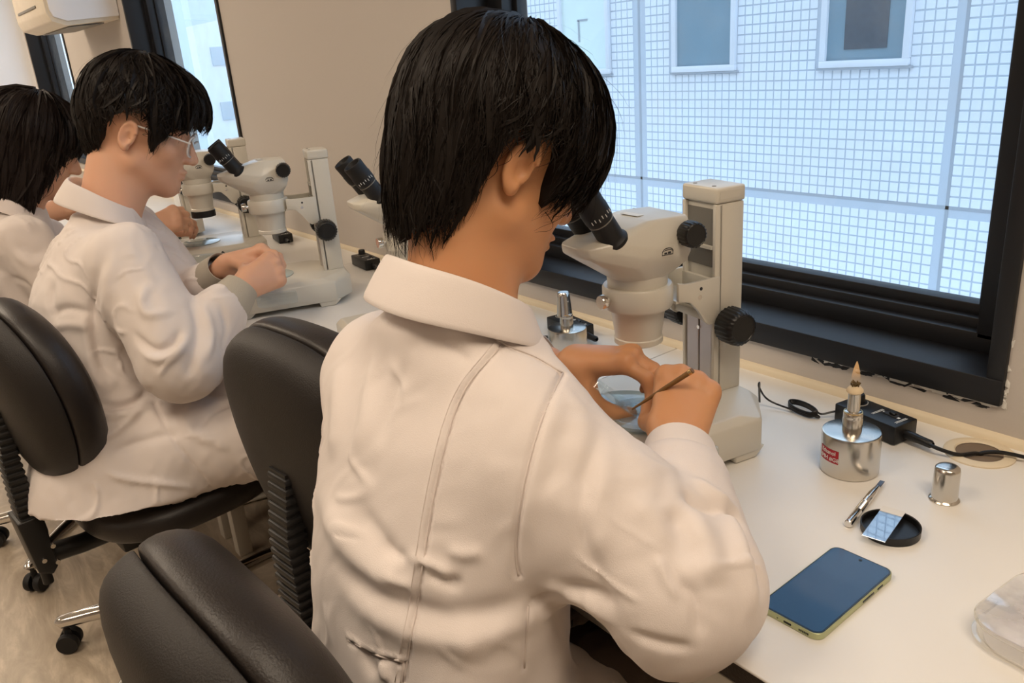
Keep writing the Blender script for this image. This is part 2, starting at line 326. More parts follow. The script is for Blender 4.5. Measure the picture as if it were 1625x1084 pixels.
# ------------------------------------------------------------------ benches (separate tables pushed together)
seams = [2.6, -0.27, -1.47, -2.67, -3.87, -5.07]
BL = ['cream lab bench in the foreground with the phone and burner on it', 'cream lab bench with the unused microscope, left of the seam behind the tall column',
      'cream lab bench beyond the bespectacled person', 'cream lab bench under the second window', 'cream lab bench farthest along the wall']
for i in range(5):
    x1, x0 = seams[i]-0.0012, seams[i+1]+0.0012; xc, w = (x0+x1)/2, x1-x0
    t = thing('lab_bench', BL[i], 'bench', (xc, -0.31, -ZD), 0, 'benches along the window wall')
    B().box((0, -0.001, ZD-0.0015), (w, 0.61, 0.003), bev=0.0008, seg=1).build('worktop', 'bench', t, smooth=False)
    B().box((0, 0, ZD-0.0155), (w, 0.606, 0.025)).build('worktop_core', 'bench_edge', t, smooth=False)
    b = B(); b.box((0, -0.27, ZD-0.075), (w-0.06, 0.03, 0.05), bev=0.003); b.box((0, 0.27, ZD-0.055), (w-0.06, 0.03, 0.05), bev=0.003)
    b.build('under_rail', 'bench_metal', t)
    for sx in (-1, 1):
        for y in (-0.27, 0.27): B().box((sx*(w/2-0.06), y, (ZD-0.03)/2), (0.04, 0.04, ZD-0.03), bev=0.004).build('leg', 'bench_metal', t)
tag(B().prism([(0.0, 0.0), (-0.010, 0.0), (-0.009, 0.008), (-0.005, 0.012), (0.0, 0.013)], lambda u, v, x: (x, u, v), XL, 2.7).build('trim_3', 'upstand', loc=(0, 0, ZD)), kind='structure')
# cable grommet in the worktop
t = thing('cable_grommet', 'round cream cable grommet set into the bench corner under the window', 'grommet', (0.305, -0.052, 0))
B().lathe([(0.030, 0.001), (0.044, 0.0), (0.044, 0.002), (0.040, 0.004), (0.031, 0.0035), (0.029, 0.0015)], n=40).build('rim', 'upstand', t)
B().lathe([(0, 0.0006), (0.030, 0.0006)], n=32).build('hole_shade', mat('painted_hole_shade', S(120, 105, 90), 0.8), t)  # flat disc, shade inside the opening painted as a darker colour
# ------------------------------------------------------------------ stereo microscopes: local x right, y away from the user, z up, origin at the front of the column foot
def make_scope(label):
    t = thing('stereo_microscope', label, 'microscope', (0, 0, 0), 0, 'stereo microscopes along the bench')
    # base: slab with sloped rear corners, standing on feet
    top = [(-.112, -.235), (.112, -.235), (.112, -.022), (.055, .048), (-.055, .048), (-.112, -.022)]
    bot = [(-.121, -.245), (.121, -.245), (.121, .012), (.064, .058), (-.064, .058), (-.121, .012)]
    pts = [(x, y, .071) for x, y in top] + [(x, y, .060) for x, y in bot] + [(x, y, .012) for x, y in bot]
    b = B().hull(pts, bev=0.0025, seg=2)
    b.build('base', 'scope', t)
    for sx in (-1, 1):
        for y0, y1 in ((-.24, -.195), (-.035, .01)):
            B().hull([(sx*.119, y0, .016), (sx*.085, y0, .016), (sx*.119, y1+.012, .016), (sx*.085, y1+.012, .016), (sx*.118, y0+.004, 0), (sx*.095, y0+.004, 0), (sx*.118, y1-.004, 0), (sx*.095, y1-.004, 0)], bev=.002, seg=1).build('foot', 'scope', t)
    B().lathe([(.0, .0), (.059, .0), (.060, .0008), (.060, .0022), (.058, .003), (0, .003)], (0, -.135, .0705), n=48).build('stage_plate', 'stage', t)
    # column: box with recessed front channel
    col = B()
    col.box((0, .026, .071+.139), (.0715, .044, .278), bev=.002); 
    for sx in (-1, 1): col.box((sx*.0325, .0045, .071+.139), (.0065, .013, .278), bev=.0015)
    c = col.build('column', 'scope', t)
    B().box((0, .024, .3605), (.0735, .0525, .0225), bev=.004, seg=3).build('column_cap', 'scope', c)
    for sx in (-1, 1): B().lathe([(0, .0008), (.003, .0008), (.003, 0)], (sx*.02, .008, .3715), n=10).build('screw', 'scope_dark', c)
    B().box((.0365, .022, .361), (.001, .036, .012), bev=.0003, seg=1).build('label_plate', 'scope', c)
    B().box((0, .0035, .300), (.058, .0012, .082)).build('channel', 'scope_dark', c)
    B().box((.0, .0005, .288), (.058, .008, .004)).build('channel_stop', 'scope', c)
    for sx in (-1, 1): B().box((sx*.0145, .0025, .130), (.026, .005, .112), bev=.0008, seg=1).build('rail', 'scope_metal', c)
    B().lathe([(0, .002), (.003, .002), (.003, 0)], (0, .0, .165), (0, -1, 0), n=10).build('screw', 'chrome', c)
    # focus arm: open bracket + ring
    a = B()
    side = [(0.004, .184), (.004, .249), (-.055, .249), (-.068, .252), (-.068, .226), (-.048, .221), (-.034, .206), (-.022, .187), (-.014, .181)]
    for sx in (-1, 1): a.prism(side, lambda u, v, x: (x, u, v), sx*.037-.003, sx*.037+.003, bev=.0015)
    a.box((0, .0, .213), (.074, .007, .062), bev=.001); a.box((0, -.045, .2245), (.072, .05, .004)); a.box((0, -.012, .192), (.07, .012, .012), bev=.002)
    a.lathe([(.0405, .222), (.0465, .221), (.0485, .225), (.0485, .250), (.0465, .253), (.0405, .253), (.0405, .222)], (0, -.108, 0), n=56)
    arm = a.build('focus_arm', 'scope', t)
    B().lathe([(.0, .001), (.0025, .001), (.0025, 0)], (.0395, -.03, .238), (1, 0, 0), n=10).build('screw', 'ink', arm)
    B().lathe([(.0, .001), (.0035, .001), (.0035, 0)], (.0395, -.032, .226), (1, 0, 0), n=12).build('screw', 'chrome', arm)
    B().lathe([(.004, 0), (.004, .006), (.009, .007), (.010, .009), (.010, .016), (.009, .018), (0, .018)], (.003, -.154, .238), (.02, -1, 0), n=24).build('clamp_screw', 'chrome', arm)
    # focus knobs on both sides
    for sx in (-1, 1):
        k = B().lathe([(.010, 0), (.010, .005), (.0235, .006), (.0265, .009), (.0265, .030), (.0255, .036), (.0215, .040), (.0195, .0405), (.0185, .0392), (0, .0392)], (sx*.036, .016, .178), (sx, 0, 0), n=96, ridges=24, depth=.0012, rr=(.0085, .0361))
        k.build('focus_knob', 'black', t)
    # optical head
    axis = (0, -.108)
    h = B()
    ringpts = [(axis[0]+.041*math.cos(q), axis[1]+.041*math.sin(q), .266) for q in np.linspace(0, 2*math.pi, 20, endpoint=False)]
    pts = ringpts
    for sx in (-1, 1):
        pts += [(sx*.040, -.056, .346), (sx*.045, -.054, .338), (sx*.050, -.054, .300), (sx*.046, -.060, .283), (sx*.044, -.100, .3475), (sx*.040, -.118, .347), (sx*.0565, -.115, .312), (sx*.0560, -.130, .300), (sx*.049, -.140, .287),
                (sx*.046, -.168, .326), (sx*.047, -.172, .314), (sx*.033, -.205, .321), (sx*.034, -.203, .308), (sx*.020, -.214, .322), (sx*.020, -.212, .310), (sx*.030, -.180, .292)]
    h.hull(pts, bev=.005, seg=3)
    hd = h.build('optical_head', 'scope', t, ang=50)
    b = B(); b.lathe([(.040, .250), (.041, .2535), (.042, .269), (.030, .272)], (0, -.108, 0), n=48); b.build('upper_barrel', 'scope', hd)
    b = B(); b.lathe([(.0405, .224), (.039, .219), (.0375, .217), (.0325, .178), (.034, .1765), (.034, .1695), (.032, .1680), (.024, .1682)], (0, -.108, 0), n=48); b.build('objective_barrel', 'scope', hd)
    B().lathe([(.024, 0), (.0, -.002)], (0, -.108, .1685), n=32).build('objective_lens', 'lens', hd)
    for sx in (-1, 1):
        B().lathe([(.0125, 0), (.0130, .004), (.0165, .005), (.0175, .007), (.0175, .022), (.0165, .0255), (.0145, .0265), (.0138, .0258), (0, .0258)], (sx*.0455, -.062, .3235), (sx, -.10, 0), n=80, ridges=20, depth=.0009, rr=(.0065, .0256)).build('zoom_knob', 'black', hd)
    # eyepieces, converging slightly
    for sx in (-1, 1):
        o = np.array((sx*.0285, -.162, .3225)); d = np.array((sx*.03, -.545, .835)); d = d/np.linalg.norm(d)
        e = B().lathe([(.0, .003), (.0190, .0), (.0205, .002), (.0205, .006), (.0180, .009), (.0170, .012), (.0168, .040), (.0172, .041), (.0178, .0425), (.0185, .046), (.0188, .060), (.0182, .061), (.0182, .074), (.0185, .0825), (.0175, .085), (.0155, .0845), (.0125, .077), (0, .077)], o, d, n=40).build('eyepiece', 'rubber', hd)
        B().lathe([(0, .0765), (.0105, .0765), (.012, .0775)], o, d, n=24).build('eye_lens', 'lens', e)
        B().lathe([(.0171, .0385), (.0174, .0388), (.0174, .0400), (.0171, .0403)], o, d, n=40).build('diopter_line', 'scope_dark', e)
        a_, b_, dd = frame_of(d)
        b = B()
        for q in range(7):
            w = Vector((sx*.9, -.1, 0)); w = (w-dd*w.dot(dd)).normalized(); w = (Matrix.Rotation(-.9+q*.28, 3, dd) @ w)
            p = Vector(o)+dd*(.050+(q % 2)*.002)+w*.0187; b.box(p, (.0009, .0009, .0045), rot=dd.to_track_quat('Z', 'Y').to_matrix())
        b.build('diopter_mark', 'paper', e, smooth=False)
    # right-hand mark, arched badge
    n = Vector((1, -.02, -.08)).normalized(); up = Vector((0, 0, 1)); up = (up-n*up.dot(n)).normalized(); rt_ = up.cross(n)
    bm_ = Matrix((rt_, up, n)).transposed().to_4x4(); bm_.translation = Vector((.0540, -.098, .3055))
    plate = B().box((0, 0, 0), (.021, .015, .0012), bev=.0004, seg=1); plate.bm.transform(bm_); pl = plate.build('badge', 'scope', hd)
    b = B(); arc = [(.0085*math.cos(q), .0045*math.sin(q), .0008) for q in np.linspace(.12, math.pi-.12, 12)]
    b.tube(arc, .0006, 6); b.tube([(x*.95, y*.55-.0005, z) for x, y, z in arc], .0005, 6); b.tube([(-.0085, .0005, .0008), (-.0085, -.0045, .0008), (.0085, -.0045, .0008), (.0085, .0005, .0008)], .0006, 6)
    b.box((-.003, -.0022, .0008), (.004, .0022, .0006)); b.box((.003, -.002, .0008), (.0045, .0028, .0006)); b.bm.transform(bm_); b.build('badge_mark', 'ink', pl, smooth=False)
    B().box((-.004, -.112, .3483), (.034, .011, .0006), rot=(0, 0, .12)).build('maker_sticker', 'paper', hd, smooth=False)
    # clear hand guard clipped to the base
    g = B(); prof = [(-.118, .058), (.128, .058), (.137, .052), (.137, .024), (.131, .018)]
    g.prism([(-.085, .056), (-.085, .030), (-.165, .028), (-.180, .034), (-.180, .058), (-.165, .062)], lambda u, v, x: (x, u, v), .1215, .146, bev=.003)
    gd = g.build('hand_guard', 'acrylic', t)
    B().lathe([(0, 0), (.010, 0), (.011, .002), (.011, .009), (.010, .010), (0, .010)], (.1215, -.215, .036), (1, 0, 0), n=24).build('guard_knob', mat('milky_plastic', S(225, 222, 216), 0.4), t)
    return t
SCOPES = [((-.019, -.2495), -11, 0.0, 'cream stereo microscope in use by the person nearest the camera'),
          ((-.625, -.2495), -11, 0.0, 'unused cream stereo microscope half hidden behind the nearest head'),
          ((-1.215, -.288), -18, 0.012, 'cream stereo microscope used by the person wearing glasses'),
          ((-1.83, -.262), -14, 0.0, 'cream stereo microscope behind the bespectacled face, black ring under its barrel'),
          ((-2.45, -.26), -12, 0.0, 'farthest visible cream stereo microscope, behind the chin of the bespectacled person')]
HEADSET = ('focus_arm', 'optical_head')
scopes = []
for i, (p, yaw, dz, lab) in enumerate(SCOPES):
    s = make_scope(lab) if i == 0 else copy_tree(scopes[0], skip=('hand_guard', 'guard_knob') if i == 1 else ())
    s.location = (p[0], p[1], ZD); s.rotation_euler = (0, 0, math.radians(yaw)); s['label'] = lab; scopes.append(s)
    if dz:
        for ch in s.children:
            if ch.name.split('.')[0] in HEADSET: ch.location.z += dz
b = B().lathe([(.036, .150), (.036, .168), (.030, .168), (.030, .150), (.036, .150)], (0, -.108, 0), n=40).build('ring_light', 'black', scopes[3])
# ------------------------------------------------------------------ swivel chairs: local y forward, origin on the floor under the gas lift
def superloft(levels, n=40, p=2.6):
    """levels: (z, cx, cy, a, b) superellipse rings, closed with caps"""
    V, Fc = [], []
    for (z, cx, cy, a, b_) in levels:
        for k in range(n):
            t = 2*math.pi*k/n; c, s = math.cos(t), math.sin(t)
            V.append((cx+a*math.copysign(abs(c)**(2/p), c), cy+b_*math.copysign(abs(s)**(2/p), s), z))
    for i in range(len(levels)-1):
        for k in range(n): Fc.append((i*n+k, i*n+(k+1) % n, (i+1)*n+(k+1) % n, (i+1)*n+k))
    Fc.append(tuple(range(n))[::-1]); Fc.append(tuple(range((len(levels)-1)*n, len(levels)*n))); return V, Fc
def back_pad(d0, d1, inset, name, m, parent, zc=.715, hw=.205, hh=.20, puff=.0, rb=1.0, rf=1.0):
    """upright oval pad: outline in x-z (rounded top, tapered foot), layers along y, curved about the sitter"""
    N = 56; out = []
    for k in range(N):
        t = 2*math.pi*k/N; c, s = math.cos(t), math.sin(t); e = 2.0/2.7
        x = hw*math.copysign(abs(c)**e, c); z = hh*math.copysign(abs(s)**e, s)
        x *= 1.0-0.16*max(0, -z/hh) - 0.10*max(0, z/hh)**2; out.append((x, z))
    V, Fc = [], []; L = []
    T = 8
    for i in range(T+1):
        u = i/T; y = d0+(d1-d0)*u; e = math.sin(math.pi*min(1, max(0, u)))**0.5; sh = 1.0-inset*(1-e)*(rb if u < .5 else rf); L.append((y, sh))
    if rf < 1: L = [(d1-.060, .30), (d1-.058, .62), (d1-.050, .84), (d1-.036, .935), (d1-.018, .980), (d1-.006, 1.0), (d1-.001, 1.0), (d1, .985), (d1, .9), (d1, .5)]
    else: L = [(d0, .5), (d0, .93), (d0+.001, .985), (d0+.006, 1.0), (d0+.022, 1.018), (d0+.044, 1.0), (d0+.062, .945), (d0+.076, .84), (d0+.086, .62), (d0+.090, .3)]
    for (y, sh) in L:
        for (x, z) in out: V.append((x*sh, y + 0.55*(x*sh)**2*1.0 - 0.12*(z*sh), zc+z*sh))
    n = N
    for i in range(len(L)-1):
        for k in range(n): Fc.append((i*n+k, i*n+(k+1) % n, (i+1)*n+(k+1) % n, (i+1)*n+k))
    Fc.append(tuple(range(n))[::-1]); Fc.append(tuple(range((len(L)-1)*n, len(L)*n)))
    me = bpy.data.meshes.new(name); me.from_pydata(V, [], Fc); bm = bmesh.new(); bm.from_mesh(me); bmesh.ops.recalc_face_normals(bm, faces=bm.faces); bm.to_mesh(me); bm.free()
    o = link(name, me, m, parent, ang=60); md = o.modifiers.new('s', 'SUBSURF'); md.levels = md.render_levels = 1; return o
def make_chair(label):
    t = thing('swivel_chair', label, 'chair', (0, 0, -ZD), 0, 'black swivel chairs')
    bk = back_pad(-.268, -.222, .16, 'back_shell', 'chair_shell', t, hw=.199, hh=.190, rb=1.0, rf=.18)
    back_pad(-.2205, -.155, .24, 'back_cushion', 'leather', t, hw=.203, hh=.193, puff=.014, rb=.22)
    V, Fc = superloft([(.385, 0, .02, .17, .17), (.388, 0, .02, .21, .205), (.400, 0, .02, .226, .220), (.425, 0, .02, .235, .228), (.450, 0, .02, .230, .222), (.464, 0, .02, .205, .198), (.468, 0, .02, .13, .13)], 48, 2.8)
    me = bpy.data.meshes.new('seat'); me.from_pydata(V, [], Fc); link('seat', me, 'leather', t, ang=70).modifiers.new('s', 'SUBSURF').render_levels = 1
    B().box((0, -.02, .365), (.24, .26, .035), bev=.008).build('seat_pan', 'chair_plastic', t)
    # ribbed bellows over the back post
    b = B(); N = 18
    for k in range(N):
        z = .440+k*.0150; y = -.285+.03*max(0, (z-.6))/.2; s_ = 1.0-.012*k
        b.box((0, y, z), (.066*s_, .040*s_, .0105), bev=.004, seg=2); b.box((0, y, z+.0078), (.056*s_, .031*s_, .007))
    b.build('bellows', 'chair_plastic', t)
    B().hull([(sx*.040, y, z) for sx in (-1, 1) for (y, z) in ((-.312, .47), (-.262, .47), (-.300, .345), (-.262, .345), (-.275, .330))], bev=.003).build('post_housing', 'chair_plastic', t)
    B().tube([(0, -.283, .335), (0, -.283, .295)], .011, 12).build('post_end', 'chair_plastic', t)
    B().tube([(0, -.27, .36), (0, -.20, .352), (0, -.08, .350)], .022, 10).build('back_bracket', 'chair_plastic', t)
    for x, y, z in ((.042, -.262, .395), (.042, -.285, .37), (.042, -.262, .355)): B().lathe([(0, .006), (.005, .006), (.006, .003), (.006, 0)], (x-.003, y, z), (1, 0, 0), n=12).build('bolt', 'chrome', t)
    # lever with a ribbed rod and a paddle
    b = B(); pr = [(.08, -.06, .35), (.13, -.11, .335), (.17, -.16, .28), (.185, -.185, .23)]; pp = catmull(pr, 8)
    b.tube(pp, [.0085 if k % 2 else .0062 for k in range(len(pp))], 10); lv = b.build('lever', 'chair_plastic', t)
    B().hull([(.183+dx, -.185+dy*.3, .23+dz) for dx, dy, dz in ((-.012, -.01, .012), (.012, .01, .012), (-.032, -.01, -.07), (.038, .012, -.055), (-.02, -.01, -.10), (.01, .01, -.10), (.03, -.012, -.06), (-.03, .012, -.07))], bev=.006).build('paddle', 'chair_plastic', lv)
    b = B().lathe([(.014, .35), (.014, .23), (.025, .229), (.026, .085), (.045, .080), (.048, .06), (.03, .055), (0, .055)], n=24); b.build('gas_lift', 'chair_plastic', t)
    for k in range(5):
        q = 2*math.pi*k/5+.35; c, s = math.cos(q), math.sin(q)
        lg = B().tube([(c*r_, s*r_, z) for r_, z in ((.03, .098), (.10, .100), (.21, .094), (.305, .082), (.316, .078))], [.022, .0215, .019, .017, .012], 14, smooth=3).build('chrome_leg', 'chrome', t)
        b = B(); tx, ty = -s, c
        for e in (-1, 1): b.lathe([(0, .010), (.024, .010), (.0255, .006), (.0255, -.006), (.024, -.008), (0, -.008)], (c*.305+tx*e*.014+s*.0, s*.305+ty*e*.014, .0262), (tx*e, ty*e, 0), n=28)
        b.lathe([(.007, .02), (.007, .075)], (c*.305, s*.305, 0), n=10); b.box((c*.305, s*.305, .045), (.016, .016, .03), bev=.003)
        b.build('caster', 'rubber', t)
    return t
CHAIRS = [((-1.165, -.79), 6, 'black swivel chair the bespectacled person sits on'), ((-.352, -.522), 7, 'empty black swivel chair pushed in behind the nearest person'),
          ((.0, -.79), 4, 'black swivel chair closest to the camera, its back cut by the bottom edge'), ((-1.86, -.86), 6, 'black swivel chair of the long-haired person at the left edge')]
chairs = []
for i, (p, yaw, lab) in enumerate(CHAIRS):
    s = make_chair(lab) if i == 0 else copy_tree(chairs[0])
    s.location = (p[0], p[1], 0); s.rotation_euler = (0, 0, math.radians(yaw)); s['label'] = lab; chairs.append(s)
    if i < 3:                                                    # this back is set higher
        for ch in s.children:
            if ch.name.startswith(('back_shell', 'back_cushion', 'bellows')): ch.location.z += (.012, .062, -.026)[i]
# ------------------------------------------------------------------ small things on the benches
def make_burner(label, lit):
    t = thing('spirit_burner', label, 'burner', (0, 0, 0), 0, 'steel spirit burners')
    B().lathe([(0, .0), (.036, .0), (.0372, .0012), (.0375, .003), (.0375, .055), (.0368, .0575), (.035, .0585), (0, .0578)], n=64).build('burner_body', 'steel', t)
    nk = B().lathe([(.0125, .056), (.0128, .076), (.0122, .0775), (.0124, .0785), (.0124, .084), (.011, .0860), (.008, .087), (.0078, .112), (.0065, .113)], n=32).build('burner_neck', 'steel', t)
    B().lathe([(.0085, .0862), (.0122, .0858), (.0122, .0838)], n=12).build('brass_nut', 'brass', nk)
    if lit:
        B().lathe([(0, .1225), (.005, .1225), (.008, .1205), (.0105, .117), (.0105, .1145), (.0085, .1125), (0, .1125)], n=28).build('wick_holder', mat('ceramic', S(222, 200, 165), 0.6), t)
        b = B()
        for k in range(16):
            q = 2.4*k; r = .0045*math.sqrt((k+.5)/16); b.tube([(r*math.cos(q), r*math.sin(q), .120), (r*1.3*math.cos(q), r*1.3*math.sin(q), .1245+.0015*random.random()), (r*1.5*math.cos(q+.5), r*1.5*math.sin(q+.5), .1262+.002*random.random())], .0009, 5)
        b.build('wick', mat('burnt_wick', S(92, 74, 40), 0.9, var=.5, vscale=300), t)
        m = bpy.data.materials.new('flame'); m.use_nodes = True; nt = m.node_tree; nt.nodes.clear(); o = nt.nodes.new('ShaderNodeOutputMaterial')
        tr = nt.nodes.new('ShaderNodeBsdfTransparent'); em = nt.nodes.new('ShaderNodeEmission'); em.inputs[0].default_value = (1, .52, .20, 1); em.inputs[1].default_value = .9
        tc = nt.nodes.new('ShaderNodeTexCoord'); sp = nt.nodes.new('ShaderNodeSeparateXYZ'); mr = nt.nodes.new('ShaderNodeMapRange'); mr.inputs[1].default_value = .130; mr.inputs[2].default_value = .147; mr.inputs[3].default_value = .02; mr.inputs[4].default_value = .34
        nt.links.new(tc.outputs['Object'], sp.inputs[0]); nt.links.new(sp.outputs[2], mr.inputs[0]); mx = nt.nodes.new('ShaderNodeMixShader')
        nt.links.new(mr.outputs[0], mx.inputs[0]); nt.links.new(tr.outputs[0], mx.inputs[1]); nt.links.new(em.outputs[0], mx.inputs[2]); nt.links.new(mx.outputs[0], o.inputs[0])
        B().lathe([(0, .1245), (.0050, .126), (.0058, .130), (.0052, .137), (.0038, .145), (.0020, .152), (.0007, .156), (0, .157)], n=24).build('flame', m, t)
        # red curved label with two lines of print, wrapped on the body
        q0 = math.radians(-107); R = .0378; W = .032
        def wrap(me):
            for v in me.vertices:
                x, y, z = v.co; q = q0+x/R; v.co = ((R+z)*math.cos(q), (R+z)*math.sin(q), .0315+y)
        b = B(); N = 12; vs_ = [[b.bm.verts.new((-W/2+W*k/N, y, 0)) for k in range(N+1)] for y in (-.0095, .0095)]
        for k in range(N): b.bm.faces.new((vs_[0][k], vs_[0][k+1], vs_[1][k+1], vs_[1][k]))
        lb = b.build('label', 'red', t, smooth=False); wrap(lb.data)
        for y, s_ in (('Ethanol', .0046), ('HMH #G8', -.0044)):
            wrap(text_mesh('label_text', y, .0080, 'paper', lb, Matrix.Translation((0, s_, .0003))).data)
    else:
        B().lathe([(0, .128), (.010, .1275), (.0118, .125), (.0125, .118), (.0150, .083), (.0155, .0815), (.0140, .0815)], (-.002, 0, 0), (-.03, 0, 1), n=32).build('burner_cap', 'steel', t)
    return t
bn = make_burner('lit steel spirit burner with a red ethanol label', True); bn.location = (.205, -.2085, ZD)
b2 = make_burner('capped steel spirit burner behind the nearest shoulder', False); b2.location = (-.402, -.172, ZD)
t = thing('burner_cap', 'small steel burner cap standing alone beside the grey slide dish', 'cap', (.327, -.199, 0))
B().lathe([(.0155, .0012), (.0172, .0), (.0178, .0015), (.0165, .003), (.0152, .004), (.0148, .041), (.0140, .0445), (.0120, .0465), (.008, .0475), (0, .0478)], n=48).build('cap_shell', 'steel', t)
# scalpel handle
t = thing('scalpel_handle', 'slim knurled steel scalpel handle lying on the bench', 'scalpel', (.2793, -.338, .0052))
t.rotation_euler = (0, 0, math.atan2(-.2097+.338, .2551-.2793))
B().lathe([(0, 0), (.0042, 0), (.005, .001), (.005, .034), (.0046, .035), (.0046, .058), (.005, .059), (.005, .085), (.0042, .092), (.0032, .104), (0, .105)], axis=(1, 0, 0), n=24).build('handle', 'chrome', t)
kn = B()
for k in range(14): kn.lathe([(.0046, 0), (.0050, .0005), (.0046, .001)], (.0355+k*.0016, 0, 0), (1, 0, 0), n=24)
kn.build('knurled_grip', 'steel', t)
B().box((.112, 0, 0), (.022, .006, .0012), bev=.0004, seg=1).build('blade_tang', 'steel_dark', t)
# slide dish
t = thing('slide_dish', 'shallow black dish lid with a glass slide resting across it', 'dish', (.317, -.3105, 0))
B().lathe([(0, 0), (.0318, 0), (.0327, .001), (.0330, .0105), (.0318, .0108), (.0311, .0100), (.0308, .0030), (0, .0028)], n=64).build('dish_lid', 'black', t)
t = thing('glass_slide', 'clear glass microscope slide lying across the black dish lid', 'slide', (.312, -.3165, .0113))
B().box((0, 0, 0), (.026, .076, .0011), bev=.0002, seg=1).build('slide_glass', clear_mat('slide_glass', (.90, .94, .97), gloss=.30), t, smooth=False)
B().box((0, .031, .0007), (.026, .013, .0003)).build('frosted_end', mat('frosted', S(226, 222, 215), .6), t, smooth=False)
t.rotation_euler = (0, 0, math.radians(11))
# phone
t = thing('smartphone', 'pale green smartphone lying face up near the bench edge', 'phone', (.3297, -.463, 0), math.radians(1.0))
def rrect(w, h, r, n=8):
    P = []
    for cx, cy, a0 in ((w/2-r, h/2-r, 0), (-w/2+r, h/2-r, 90), (-w/2+r, -h/2+r, 180), (w/2-r, -h/2+r, 270)):
        for k in range(n+1): a = math.radians(a0+90*k/n); P.append((cx+r*math.cos(a), cy+r*math.sin(a)))
    return P
xy = lambda u, v, z: (u, v, z)
PW, PH = .0708, .1490
B().prism(rrect(PW, PH, .0105), xy, .0, .0076, bev=.0014, seg=3).build('phone_body', mat('phone_frame', S(186, 192, 150), .3, metal=.55), t)
sc_ = mat('phone_screen', S(34, 72, 112), .05, spec=.5)
B().prism(rrect(PW-.0022, PH-.0022, .0098), xy, .0074, .0079, bev=.0002, seg=1).build('bezel', mat('phone_bezel', S(22, 34, 48), .08), t)
B().prism(rrect(PW-.0056, PH-.0062, .0080), xy, .0079, .0081).build('screen', sc_, t, smooth=False)
B().lathe([(0, .0003), (.0019, .0003), (.0019, 0)], (0, PH/2-.0085, .0081), n=20).build('front_camera', 'black', t)
B().box((0, -PH/2, .0036), (.0088, .0012, .0026), bev=.0005, seg=1).build('charging_port', 'black', t)
b = B()
for k in range(6): b.box((.0135+k*.0019, -PH/2, .0036), (.0011, .0008, .0022))
b.build('speaker_grille', 'black', t, smooth=False)
B().box((-.0115, -PH/2, .0036), (.0011, .0008, .0011)).build('microphone_hole', 'black', t, smooth=False)
for y, l in ((.018, .022), (.042, .0105)): B().box((PW/2+.0002, y, .004), (.0009, l, .0022), bev=.0003, seg=1).build('side_button', t.children[0].data.materials[0], t)
# clear plastic case at the right edge
t = thing('plastic_case', 'clear rounded plastic case with a crinkled film lid at the right edge', 'case', (.556, -.379, 0), math.radians(-5))
W_, H_ = .20, .135
out = rrect(W_, H_, .035, 10); b = B(); n = len(out); rings = []
for s_, z in ((1.0, .0), (1.0, .003), (.97, .004), (.97, .018), (1.0, .019), (1.0, .021), (.985, .023)): rings.append([b.bm.verts.new((x*s_, y*s_, z+.004)) for x, y in out])
for r0, r1 in zip(rings[:-1], rings[1:]):
    for k in range(n): b.bm.faces.new((r0[k], r0[(k+1) % n], r1[(k+1) % n], r1[k]))
b.build('case_wall', clear_mat('case_plastic', (.93, .92, .88), gloss=.10, rough=.08, haze=.25, hazecol=(.85, .82, .75)), t)
b = B(); G = 40; vv = {}
for i in range(G+1):
    for j in range(G+1):
        u, v = -1+2*i/G, -1+2*j/G; r = max(abs(u), abs(v)); x, y = u*W_/2*.985, v*H_/2*.985
        cx, cy = W_/2-.035, H_/2-.035; dx, dy = max(0, abs(x)-cx), max(0, abs(y)-cy); d = math.hypot(dx, dy)
        if d > .0335 and dx > 0 and dy > 0: k = .0335/d; x = math.copysign(cx+dx*k, x); y = math.copysign(cy+dy*k, y)
        z = .0265 + .0012*math.sin(38*x+60*y+2*math.sin(70*y))*(.4+.6*r) + .0010*math.sin(150*y+40*x)*max(0, -v)
        vv[i, j] = b.bm.verts.new((x, y, z))
for i in range(G):
    for j in range(G): b.bm.faces.new((vv[i, j], vv[i+1, j], vv[i+1, j+1], vv[i, j+1]))
b.build('film_lid', clear_mat('case_film', (.85, .85, .86), gloss=.28, rough=.10, haze=.45, hazecol=(.86, .85, .88)), t, ang=80)
B().prism([(x*.9, y*.9) for x, y in out], xy, .001, .003).build('case_floor', mat('case_card', S(225, 222, 224), .5), t)
# lamp controllers with lead and coil
def make_controller(label, full):
    t = thing('lamp_controller', label, 'controller', (0, 0, 0), 0, 'lamp controllers on the bench')
    B().box((0, 0, .0155), (.105, .048, .029), bev=.0025, seg=2).build('controller_case', 'black', t)
    k = B().lathe([(.0135, 0), (.0135, .0015), (.010, .0018), (.0095, .012), (.0080, .0145), (0, .0150)], (-.034, .004, .030), n=32).build('dial', 'black', t)
    B().lathe([(.0145, 0), (.0145, .0008), (.0, .0008)], (-.034, .004, .0300), n=32).build('dial_scale', mat('dial_scale', S(190, 186, 178), .4), t)
    B().box((.022, .006, .0305), (.022, .010, .002), bev=.0006, seg=1).build('rocker_recess', 'ink', t); B().box((.025, .006, .033), (.009, .007, .005), rot=(0, .25, 0), bev=.001, seg=1).build('rocker', 'black', t)
    b = B()
    for x in (.003, .0055, .042, .0445): b.box((x, .0, .0302), (.0009, .024, .0004))
    b.box((.010, .007, .0302), (.004, .003, .0004)); b.box((.036, .004, .0302), (.004, .004, .0004)); b.build('printed_marks', 'paper', t, smooth=False)
    B().lathe([(.0065, 0), (.0070, .012), (.0062, .022), (.0058, .040), (.0035, .043)], (.052, .0, .013), (1, 0, 0), n=16).build('plug', 'black', t)
    return t
c0 = make_controller('black lamp controller with a round dial, right behind the lit burner', True); c0.location = (.168, -.078, ZD); c0.rotation_euler = (0, 0, math.radians(-10))
